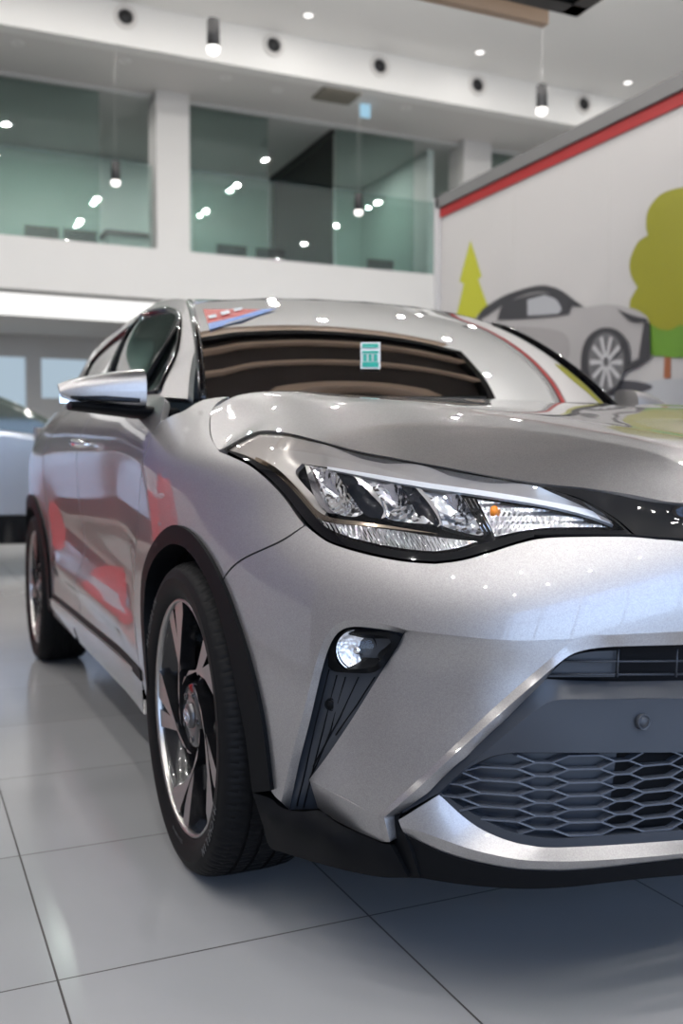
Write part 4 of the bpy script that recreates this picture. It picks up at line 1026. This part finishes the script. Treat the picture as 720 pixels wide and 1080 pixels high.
# shop front behind the camera: glazed, with mullions and a deep head
sbox('wall_front', WHITE, XF, XF+.2, YL, YR, 4.6, ZC)
sbox('wall_front', WHITE, XF, XF+.2, YL, YR, 0, .12)
for k in range(9):
    y = YL+.2+k*2.25; sbox('window_mullion', FRAME, XF, XF+.12, y, y+.10, .12, 4.6)
sbox('window_transom', FRAME, XF, XF+.1, YL, YR, 2.9, 3.0)
# upper storey: fascia, soffit, bulkhead, columns, office behind glass
sbox('wall_mezzanine', WHITE, -10.5, -10.3, YL, YR, 3.05, 3.68)
sbox('floor_mezzanine', CARPET, XB, -10.5, YL, YR, 3.15, 3.20)
sbox('ceiling_lower', SOFF, XB, -10.5, YL, YR, 3.05, 3.15)
sbox('wall_bulkhead', CEIL, -9.4, -9.2, YL, YR, 5.67, ZC)
sbox('ceiling_bulkhead', SOFF, -10.5, -9.4, YL, YR, 5.67, 5.75)
sbox('ceiling_office', OFFCEIL, -13.2, -10.5, YL, YR, 5.62, 5.72)
sbox('wall_office', OFFICE, -13.2, -13.1, YL, YR, 3.20, 5.65)
for y0, y1 in ((-2.9, -2.47), (1.57, 2.0), (6.08, 6.55)): sbox('wall_column', WHITE, -10.75, -10.32, y0, y1, 3.66, 5.70)
sbox('wall_partition', OFFICE, -13.1, -10.8, 5.75, 5.85, 3.66, 5.65)
for y in (-6, 1.6, 6.2): sbox('wall_column', WHITE, -12.4, -12.0, y, y+.4, 0, 3.05)
# lit cove under the slab
sbox('ceiling_cove', emissive('cove_light', (1, .99, .97), 1.35), -12.3, -10.62, YL, 1.9, 3.03, 3.052)
# back wall with windows below the slab
ty = principled('beige_wall', (.42, .38, .34), .7)
sbox('wall_rear', ty, -14.6, -14.5, YL, -.55, 0, 3.05); sbox('wall_rear', WHITE, -14.6, -14.5, YL, YR, 2.70, 3.05); sbox('wall_rear', WHITE, -14.6, -14.5, 1.50, YR, 0, 2.7); sbox('wall_rear', WHITE, -14.6, -14.5, -.55, 1.5, 0, 1.0)
sbox('wall_rear', WHITE, -14.6, -14.5, .42, .66, 1., 2.7); sbox('wall_rear', WHITE, -14.6, -14.5, .66, 1.5, 1., 2.05)
sbox('window_rear', emissive('daylit_pane', (.62, .78, .92), .75), -14.75, -14.7, -.6, 1.6, .9, 2.75)
# full-height office panes
def pane(name, y0, y1, z0, z1, x=-10.55, t=.012, m=None): mb = MB(); box(mb, x-t, x, y0, y1, z0, z1); return struct(name, mb, m or GTEAL)
pane('window_1', -2.4, .90, 3.68, 5.62); pane('window_2', 2.02, 3.15, 3.68, 5.62); pane('window_3', 4.15, 5.38, 3.68, 5.62); pane('window_5', 6.6, 9.5, 3.68, 5.62)
mb = MB(); box(mb, -13.1, -10.6, 4.12, 4.132, 3.68, 5.62); struct('window_4', mb, GTEAL)
sbox('trim_1', BLK, -13.1, -10.6, 4.10, 4.15, 5.56, 5.63)
k = 0
for y0, y1, lab in ((-2.45, 1.52, 'green glass balustrade pane left of the white column upstairs'), (2.05, 5.6, 'green glass balustrade pane right of the white column upstairs')):
    mb = MB(); box(mb, -10.36, -10.345, y0, y1, 3.66, 4.72); o = mb.build('glass_balustrade', GTEAL); tag(o, lab, 'balustrade', 'glass balustrades along the upper floor')
# office chairs seen over the fascia
def office_chair(x, y, lab):
    e = empty('office_chair', (x, y, 3.20)); tag(e, lab, 'chair', 'black chairs upstairs behind the glass')
    mb = MB(); loft(mb, [[(.20+.04*math.cos(t*6.28/8), yy_, .60+.30*v) for yy_ in (-.22, -.12, 0, .12, .22)] for t, v in ((0, 0), (2, .5), (1, 1))], 8, 6, skirt=.04); mb.build('backrest', CABIN, e)
    mb = MB(); box(mb, -.25, .22, -.23, .23, .42, .49); mb.build('seat', CABIN, e, bevel=.02)
    for a in (-.2, .2):
        for b in (-.2, .2): mb = MB(); tube(mb, [(a, b, .42), (a*1.1, b*1.1, .01)], .014, 8); mb.build('leg', BLK, e)
office_chair(-11.7, float(onX(42, 246, -11.7)[1]), 'black chair behind the balustrade, leftmost of the upstairs chairs')
office_chair(-11.7, float(onX(82, 249, -11.7)[1]), 'black chair behind the balustrade, next to the low cabinet left of the column')
office_chair(-11.7, float(onX(240, 262, -11.7)[1]), 'black chair behind the balustrade, first right of the white column')
office_chair(-11.7, float(onX(280, 267, -11.7)[1]), 'black chair behind the balustrade, second right of the white column')
office_chair(-11.7, float(onX(395, 278, -11.7)[1]), 'black chair behind the balustrade, nearest the display wall')
e = empty('cabinet', (-12.5, 1.75, 3.20)); tag(e, 'low pale cabinet with dark top behind the upstairs glass by the column', 'cabinet')
mb = MB(); box(mb, -.2, .2, -.42, .2, 0, 1.08); mb.build('body', OFFICE, e); mb = MB(); box(mb, -.22, .22, -.46, .24, 1.08, 1.14); mb.build('top', CABING, e)

# round air nozzles in the bulkhead
NZ = ['at the top left, left of the nearest pendant lamp', 'right of the first pendant lamp', 'above the middle of the upstairs glass', 'left of the second high pendant lamp', 'right of the second high pendant lamp']
for (px, py), w_ in zip([(132, 18), (288, 48), (400, 70), (503, 90), (615, 110)], NZ):
    p = onX(px, py, -9.2); e = empty('air_nozzle', tuple(p)); tag(e, 'round black air nozzle '+w_, 'air vent', 'air nozzles in the bulkhead')
    mb = MB(); lathe(mb, [(.085, .0), (.085, .02), (.12, .035), (.135, .02), (.135, 0)], 32, 'x'); mb.build('collar', SOFF, e)
    mb = MB(); lathe(mb, [(0, .05), (.05, .045), (.075, .02), (.088, .004)], 32, 'x'); mb.build('nozzle', BLK, e)
p = onZ(355, 101, 5.66); e = empty('ceiling_vent', (p[0], p[1], 5.67)); tag(e, 'brown slatted ceiling vent in the soffit above the upstairs glass', 'vent')
mb = MB(); box(mb, -.2, .2, -.26, .26, -.025, .0); mb.build('frame', principled('vent_brown', (.24, .22, .18), .6), e)
for k in range(6): mb = MB(); box(mb, -.17+.06*k, -.14+.06*k, -.23, .23, -.04, -.025); mb.build('slat', MATS['vent_brown'], e)
for (px, py), lab in (((18, 45), 'small unlit recessed spot in the lower ceiling at the far left'), ((131, 64), 'small unlit recessed spot in the lower ceiling left of the white column'), ((238, 82), 'small unlit recessed spot in the lower ceiling right of the nearest pendant lamp'), ((292, 95), 'small unlit recessed spot in the lower ceiling left of the brown vent'), ((428, 114), 'small unlit recessed spot in the lower ceiling right of the small blue sign')):
    p = onZ(px, py, 5.67); e = empty('recessed_spot', (p[0], p[1], 5.67)); tag(e, lab, 'ceiling light', 'unlit recessed spots in the lower ceiling')
    mb = MB(); lathe(mb, [(.045, 0), (.045, -.006), (.065, -.010), (.075, 0)], 24, 'z'); mb.build('trim_ring', CEIL, e)
    mb = MB(); lathe(mb, [(0, -.002), (.045, -.002)], 24, 'z'); mb.build('reflector', SOFF, e)
# hanging pale-blue sign by the glass
p = onX(385, 117, -9.7); e = empty('hanging_sign', (p[0], p[1], p[2])); tag(e, 'small pale blue sign hanging under the soffit above the upstairs glass', 'sign')
mb = MB(); box(mb, -.02, .02, -.07, .07, -.085, .085); mb.build('panel', emissive('sign_glow', (.45, .75, .95), .9), e, bevel=.008); mb = MB(); tube(mb, [(0, 0, .06), (0, 0, 5.67-p[2])], .008, 6); mb.build('rod', BLK, e)

# recessed downlights and pendants; each lamp carries its own light
def lamp_light(x, y, z, r, power, col=(1., .965, .93), spread=180):
    ld = bpy.data.lights.new('lamp_light', 'AREA'); ld.shape = 'DISK'; ld.size = 2*r; ld.energy = power; ld.color = col; ld.spread = math.radians(spread)
    o = bpy.data.objects.new('lamp_light', ld); COL.objects.link(o); o.location = (x, y, z); return o
GLOW = emissive('lamp_glow', (1, .97, .93), 3.)
def downlight(x, y, z, lab=None, grp=None, power=70, r=.085):
    e = empty('downlight', (x, y, z)); tag(e, lab, 'ceiling light', grp)
    mb = MB(); lathe(mb, [(r, .0), (r, -.008), (r+.02, -.010), (r+.028, 0)], 24, 'z'); mb.build('trim_ring', CEIL, e)
    mb = MB(); lathe(mb, [(0, -.003), (r, -.003)], 24, 'z'); mb.build('diffuser', GLOW, e)
    if power: lamp_light(x, y, z-.012, r*.9, power)
for (px, py), lab in zip([(325, 16), (506, 55), (662, 87)], ['round glowing ceiling downlight between the two left air nozzles, high up', 'round glowing ceiling downlight left of the second high pendant lamp', 'round glowing ceiling downlight above the display wall, rightmost']):
    p = onZ(px, py, ZC); downlight(p[0], p[1], ZC, lab, 'ceiling downlights', 2, .052)
def pendant(px, py, x, lab, power=45):
    p = onX(px, py, x); e = empty('pendant_lamp', tuple(p)); tag(e, lab, 'pendant lamp', 'black cylinder pendant lamps')
    mb = MB(); lathe(mb, [(0, .25), (.042, .25), (.047, .244), (.047, .05), (.042, .045)], 28, 'z'); mb.build('shade', BLK, e)
    mb = MB(); lathe(mb, [(0, -.005), (.026, .0), (.042, .010), (.047, .028), (.047, .05)], 28, 'z'); mb.build('diffuser', GLOW, e)
    mb = MB(); top = ZC-p[2] if x > -9.2 else 5.67-p[2]; tube(mb, [(0, 0, .25), (0, 0, top)], .0008, 6); mb.build('cord', CEIL, e)
    lamp_light(p[0], p[1], p[2]-.012, .04, power)
pendant(225, 57, -5, 'black cylinder pendant lamp at the top left, nearest and highest of the four', 2.5)
pendant(571, 121, -5, 'black cylinder pendant lamp above the top edge of the display wall', 2.5)
pendant(122, 196, -8.3, 'black cylinder pendant lamp hanging before the left upstairs glass', 2.5)
pendant(378, 227, -8.3, 'black cylinder pendant lamp hanging before the middle of the upstairs glass', 2.5)
# ceiling lights over and behind the camera (they light the floor and dot the paintwork)
for x in (-7.6, -5.6, -3.6, -1.7, .2, 2.1, 4.0, 6.2):
    for y in (-6.0, -3.9, -1.9, .1, 2.1, 4.3, 7.2):
        mb = MB(); lathe(mb, [(.09, -.004), (.12, -.008), (.12, 0)], 20, 'z', (0, 0, 0)); 
        lamp_light(x+(.3 if y > 0 else 0), y, ZC-.015, .055, 40)

# slatted canopy hanging above the car and the camera
CZ = 3.2
cp = onZ(608, 18, CZ)
CX0, CY1 = cp[0], cp[1]; CX1, CY0 = CX0+5.2, CY1-5.4
e = empty('slatted_canopy', (CX0, CY1, CZ)); tag(e, 'hanging ceiling canopy of brown wooden slats in a black frame, top right', 'ceiling canopy')
mb = MB()
for b in ((0, 2.9, -.10, 0), (0, 2.9, -3.9, -3.8), (0, .10, -3.9, 0), (2.8, 2.9, -3.9, 0)): box(mb, *b, 0, .16)
mb.build('frame', BLK, e)
sl = onZ(570, 27, CZ)
for k in range(7):
    mb = MB(); x = sl[0]-CX0+.02+.43*k; y1 = sl[1]-CY1; box(mb, x, x+.05, -3.85, y1, -.02, .16); mb.build('slat', WOOD, e)
mb = MB(); box(mb, .02, 2.88, -3.88, -.02, .165, .185); mb.build('backing', principled('canopy_backing', (.045, .035, .03), .6), e)
for a, b in ((.3, -.3), (.3, -3.6), (2.6, -.3), (2.6, -3.6)):
    mb = MB(); tube(mb, [(a, b, .16), (a, b, ZC-CZ)], .006, 6); mb.build('hanger', BLK, e)

# added unseen fill lights brightening the ceiling, above the canopy and display wall
def ceiling_fill_light(x, y, z, sx, sy, power):
    ld = bpy.data.lights.new('ceiling_fill', 'AREA'); ld.shape = 'RECTANGLE'; ld.size = sx; ld.size_y = sy; ld.energy = power; ld.color = (1., .97, .94)
    o = bpy.data.objects.new('ceiling_fill', ld); COL.objects.link(o); o.location = (x, y, z); o.rotation_euler = (PI, 0, 0)
ceiling_fill_light(CX0+1.45, CY1-1.95, CZ+.20, 2.4, 3.4, 150)
ceiling_fill_light(-2.0, 3.0, 3.30, 6.5, .12, 170)
# ---- display wall with printed artwork
YD = 2.9
A0 = onY(462, 205, YD); B0 = onY(720, 84, YD)
e = empty('display_wall', (A0[0], YD, 0)); tag(e, 'white display wall with red stripe and printed car and trees', 'display wall')
def W2(px, py): p = onY(px, py, YD); return p
HT = .5*(A0[2]+B0[2]); XE = 1.6
def dbox(name, m, x0, x1, y0, y1, z0, z1): mb = MB(); box(mb, x0-A0[0], x1-A0[0], y0-YD, y1-YD, z0, z1); return mb.build(name, m, e)
PW = principled('poster_white', (.43, .42, .415), .45)
dbox('panel', PW, A0[0], XE, YD, YD+.18, 0, HT-.02)
dbox('top_trim', principled('trim_grey', (.13, .13, .13), .4), A0[0], XE, YD-.03, YD+.2, HT-.10, HT)
dbox('side_trim', principled('trim_light', (.45, .45, .46), .4), A0[0]-.02, A0[0]+.05, YD-.03, YD+.2, 0, HT)
dbox('red_stripe', principled('poster_red', (.31, .009, .010), .5), A0[0]+.05, XE, YD-.012, YD, HT-.185, HT-.105)
for px in (541, 641):
    x = onY(px, 300, YD)[0]; dbox('panel_joint', principled('joint_grey', (.45, .44, .43), .6), x-.006, x+.006, YD-.002, YD+.01, 0, HT-.2)
dlayer = [0]
def art(name, pts, m, parent=None, lift=None, spl=2.):
    dlayer[0] += 1; d = .0012*dlayer[0] if lift is None else lift
    poly = closed_spline([(p[0], p[1], *p[2:]) for p in pts], spl)
    V2, T = fill(poly, 12)
    V = [onY(q[0], q[1], YD-d)-np.array([A0[0], YD, 0]) for q in V2]
    mb = MB(); fx = []
    for t in T:
        a, b, c = (V[i] for i in t); n = np.cross(b-a, c-a); fx.append(t if n[1] < 0 else t[::-1])
    mb.add(V, fx, smooth=False)
    if parent is None: return mb.build(name, m, e)
    o = mb.build(name, m, parent); return o
PY = principled('poster_yellow_green', (.36, .37, .02), .5); PO = principled('poster_olive', (.22, .215, .01), .5); PG = principled('poster_green', (.10, .22, .02), .5); PB = principled('poster_brown', (.26, .09, .04), .5)
art('printed_fir', [(496, 253, 'c'), (508, 292, 'c'), (504, 294, 'c'), (515, 325, 'c'), (520, 345, 'c'), (478, 345, 'c'), (489, 299, 'c'), (484, 297, 'c')], PY)
art('printed_ground', [(640, 410, 'c'), (700, 400, 'c'), (900, 395, 'c'), (900, 470, 'c'), (560, 470, 'c'), (590, 425, 'c')], principled('poster_ground', (.38, .39, .41), .5))
art('printed_shadow', [(600, 408), (640, 402), (670, 402), (688, 408), (670, 415), (630, 418)], principled('poster_shadow', (.05, .05, .06), .5))
art('printed_trunk', [(700.5, 370, 'c'), (707, 370, 'c'), (707, 399, 'c'), (699.5, 399, 'c')], PB)
art('printed_bush', [(684, 330, 'c'), (684, 370), (700, 376), (725, 376), (750, 360), (750, 330, 'c')], PG)
art('printed_tree', [(730, 197), (712, 199), (695, 206), (683, 222), (681, 238), (683, 248, 'c'), (672, 256), (664, 275), (665, 290), (672, 303, 'c'), (664, 318), (667, 334), (684, 341), (695, 347), (706, 348), (716, 343, 'c'), (740, 345), (765, 335), (775, 300), (770, 250), (760, 215), (745, 200)], PO)
# printed car
prc = art('printed_car', [(502, 338), (512, 326), (535, 313), (560, 305), (575, 303), (590, 308), (604, 318), (613, 324), (640, 321), (665, 325), (678, 331), (684, 340), (685, 375), (681, 381), (665, 388), (650, 393), (600, 395), (560, 380), (520, 362)], principled('poster_silver', (.32, .31, .31), .4))
prc['label'] = 'printed silver car'
PD = principled('poster_dark', (.03, .03, .035), .5)
def a2(n, pts, m): return art(n, pts, m, prc)
a2('printed_flank', [(525, 348), (560, 345), (595, 352), (600, 375), (585, 385), (550, 372)], principled('poster_shade', (.26, .25, .25), .5))
a2('printed_roof', [(500, 340, 'c'), (508, 327), (522, 317), (538, 309), (560, 302.5), (575, 301), (591, 306), (606, 317), (616, 324, 'c'), (600, 322), (588, 314), (574, 308), (560, 309), (545, 314), (530, 322), (512, 334)], PD)
a2('printed_window', [(524, 338, 'c'), (530, 322), (548, 314), (572, 309), (590, 314), (603, 323, 'c'), (595, 332), (560, 336)], PD)
a2('printed_glass', [(556, 316, 'c'), (574, 311, 'c'), (586, 316), (592, 326), (588, 331, 'c'), (556, 333, 'c')], principled('poster_glass', (.32, .33, .35), .5))
a2('printed_mirror', [(594, 318), (600, 320), (601, 328), (596, 332), (592, 325)], PD)
a2('printed_headlight', [(650, 326, 'c'), (668, 333), (682, 336, 'c'), (682, 340, 'c'), (665, 339)], PD)
a2('printed_grille', [(679, 338, 'c'), (685, 341, 'c'), (685.5, 377, 'c'), (672, 386, 'c'), (658, 392, 'c'), (657, 387, 'c'), (673, 378, 'c')], PD)
a2('printed_arch', [(612, 398, 'c'), (613, 372), (620, 355), (634, 346), (650, 348), (662, 362), (665, 388, 'c'), (655, 394), (640, 412), (622, 408)], PD)
pw_ = a2('printed_wheel', [(639 + 19*math.cos(t), 382+31*math.sin(t)) for t in np.linspace(0, 2*PI, 25)[:-1]], principled('poster_wheel', (.12, .12, .125), .5))
for k in range(10):
    t = 2*PI*k/10; c_, s_ = math.cos(t), math.sin(t)
    a2('printed_spoke', [(639+3*c_-1.4*s_, 382+5*s_+2.2*c_, 'c'), (639+17*c_-1.8*s_, 382+28*s_+2.8*c_, 'c'), (639+17*c_+1.8*s_, 382+28*s_-2.8*c_, 'c'), (639+3*c_+1.4*s_, 382+5*s_-2.2*c_, 'c')], principled('poster_spoke', (.42, .42, .43), .5))

# ---- second car behind, cut by the photo's left edge (points towards +Y)
e = empty('parked_car', (-7.2, -1.30, 0)); tag(e, 'silver car with dark windows parked behind on the left edge', 'car')
def shell(name, prof, x_half, m, parent=e, tuck=.0, n=1):
    """side profile (y, z) swept across the width, edges tucked in"""
    prof = closed_spline(prof, .06); mb = MB(); k = len(prof); c = prof.mean(0); rings = []
    for s_, f in ((-1, .90), (-.985, .96), (-.93, 1.), (-.5, 1.01), (0, 1.012), (.5, 1.01), (.93, 1.), (.985, .96), (1, .90)):
        rings.append([(s_*x_half*(1-tuck*max(0, (q[1]-.6))), c[0]+(q[0]-c[0])*f, c[1]+(q[1]-c[1])*f) for q in prof])
    V = [p for r in rings for p in r]; Fs = [(i*k+j, i*k+(j+1) % k, (i+1)*k+(j+1) % k, (i+1)*k+j) for i in range(len(rings)-1) for j in range(k)]
    mb.add(V, Fs); T2, tri = fill(np.array(prof), .25)
    for s_, f in ((-1, .90), (1, .90)): mb.add([(s_*x_half*(1-tuck*max(0, (q[1]-.6))), c[0]+(q[0]-c[0])*f, c[1]+(q[1]-c[1])*f) for q in T2], tri)
    return mb.build(name, m, parent)
P2 = principled('second_silver', (.30, .335, .39), .28, .55, coat=1.)
shell('body', [(-2.15, .50, 'c'), (-2.2, .85), (-2.1, 1.18), (-1.2, 1.24), (.4, 1.22), (1.2, 1.12), (1.9, .98), (2.2, .80), (2.22, .48, 'c')], .92, P2)
shell('window', [(-2.0, 1.15, 'c'), (-1.6, 1.44), (-.9, 1.60), (-.1, 1.62), (.6, 1.50), (1.42, 1.10, 'c')], .78, principled('second_glass', (.02, .035, .03), .05, coat=1.), tuck=.1)
shell('roof', [(-1.5, 1.50, 'c'), (-.9, 1.63), (-.1, 1.655), (.45, 1.58, 'c'), (-.1, 1.60), (-.9, 1.585)], .70, P2)
shell('lower_trim', [(-2.2, .30, 'c'), (-2.22, .52, 'c'), (2.24, .52, 'c'), (2.2, .26, 'c')], .925, SATIN)
for y in (-1.35, 1.35):
    for s_ in (-.80, .80):
        mb = MB(); lathe(mb, [(.20, -.1), (.30, -.105), (.335, -.085), (.34, .085), (.30, .105), (.20, .1)], 40, 'x', (0, 0, 0)); w2 = mb.build('wheel', RUB, e, loc=(s_, y, .34))
        mb = MB(); lathe(mb, [(0, .09*np.sign(s_)), (.18, .07*np.sign(s_)), (.20, .095*np.sign(s_)), (.21, .10*np.sign(s_))], 24, 'x'); mb.build('rim', ALLOY, w2)
mb = MB(); 
lathe(mb, [(0, .10), (.05, .09), (.075, .04), (.08, 0), (.06, -.06), (0, -.08)], 20, 'y'); o = mb.build('door_mirror', P2, e, loc=(1.02, .98, 1.17))
mb = MB(); tube(mb, [(0, 0, 0), (-.14, .0, -.03)], .025, 8); mb.build('mirror_arm', SATIN, o)

# ---- unseen banner left of the frame, added for red reflections in the paintwork
e = empty('reflection_banner', (-5.9, -1.9, 0), math.radians(-36)); tag(e, 'unseen red and violet banner, added for its reflection in the doors', 'banner')
BL = 5.2
mb = MB(); box(mb, 0, BL, -.03, .03, .12, 1.25); mb.build('lower_board', principled('banner_grey', (.40, .39, .42), .5), e)
mb = MB(); box(mb, 0, BL, -.03, .03, 1.25, 2.3); mb.build('upper_board', principled('banner_violet', (.07, .06, .16), .5), e)
RB = principled('banner_red', (.50, .012, .018), .45)
mb = MB(); box(mb, .0, 2.3, .03, .045, .12, .85); mb.build('red_band', RB, e)
mb = MB(); lathe(mb, [(0, .05), (.50, .05), (.50, .03)], 40, 'y', (1.2, 0, .95)); mb.build('red_disc', RB, e)
for x in (.1, BL/2, BL-.1):
    mb = MB(); box(mb, x-.03, x+.03, -.25, .25, 0, .03); box(mb, x-.02, x+.02, -.05, -.03, 0, 2.3); mb.build('stand', BLK, e)

for y in (-4.5, -1.5, .6, 2.6, 4.8, 7.5):
    lamp_light(-11.8, y, 5.60, .06, 26)  # lamps added to brighten the office behind the glass

# ================================================================ DAYLIGHT, CAMERA, RENDER LOOK
w = bpy.data.worlds.new('sky'); SC.world = w; w.use_nodes = True; nt = w.node_tree; bg = nt.nodes['Background']
tc = nt.nodes.new('ShaderNodeTexCoord'); sp = nt.nodes.new('ShaderNodeSeparateXYZ'); nt.links.new(tc.outputs['Generated'], sp.inputs[0])
rp_ = nt.nodes.new('ShaderNodeValToRGB'); nt.links.new(sp.outputs[2], rp_.inputs[0]); el = rp_.color_ramp.elements
el[0].position = 0.; el[0].color = (.22, .26, .33, 1); el[1].position = .5; el[1].color = (.36, .53, .95, 1)
for p_e, c_e in ((.01, (.57, .74, 1, 1)),): q = el.new(p_e); q.color = c_e
nt.links.new(rp_.outputs[0], bg.inputs[0]); bg.inputs[1].default_value = 4.6
cd = bpy.data.cameras.new('camera'); cam = bpy.data.objects.new('camera', cd); COL.objects.link(cam); SC.camera = cam
from mathutils import Matrix
cam.matrix_world = Matrix(((CR[0], CU[0], -CF[0], CAM[0]), (CR[1], CU[1], -CF[1], CAM[1]), (CR[2], CU[2], -CF[2], CAM[2]), (0, 0, 0, 1)))
cd.sensor_fit = 'VERTICAL'; cd.sensor_height = 36; cd.lens = FPX/1080*36; cd.clip_start = .05
cd.dof.use_dof = True; cd.dof.focus_distance = 1.72; cd.dof.aperture_fstop = cd.lens/1000/.0105
SC.view_settings.view_transform = 'Standard'; SC.view_settings.look = 'None'; SC.view_settings.gamma = 1; SC.view_settings.exposure = -0.17
SC.view_settings.use_curve_mapping = False
cy = SC.cycles
cy.use_denoising = True; cy.denoiser = 'OPENIMAGEDENOISE'; cy.sample_clamp_indirect = 6.; cy.max_bounces = 8; cy.transparent_max_bounces = 16; cy.caustics_reflective = False; cy.caustics_refractive = False
cy.use_light_tree = True
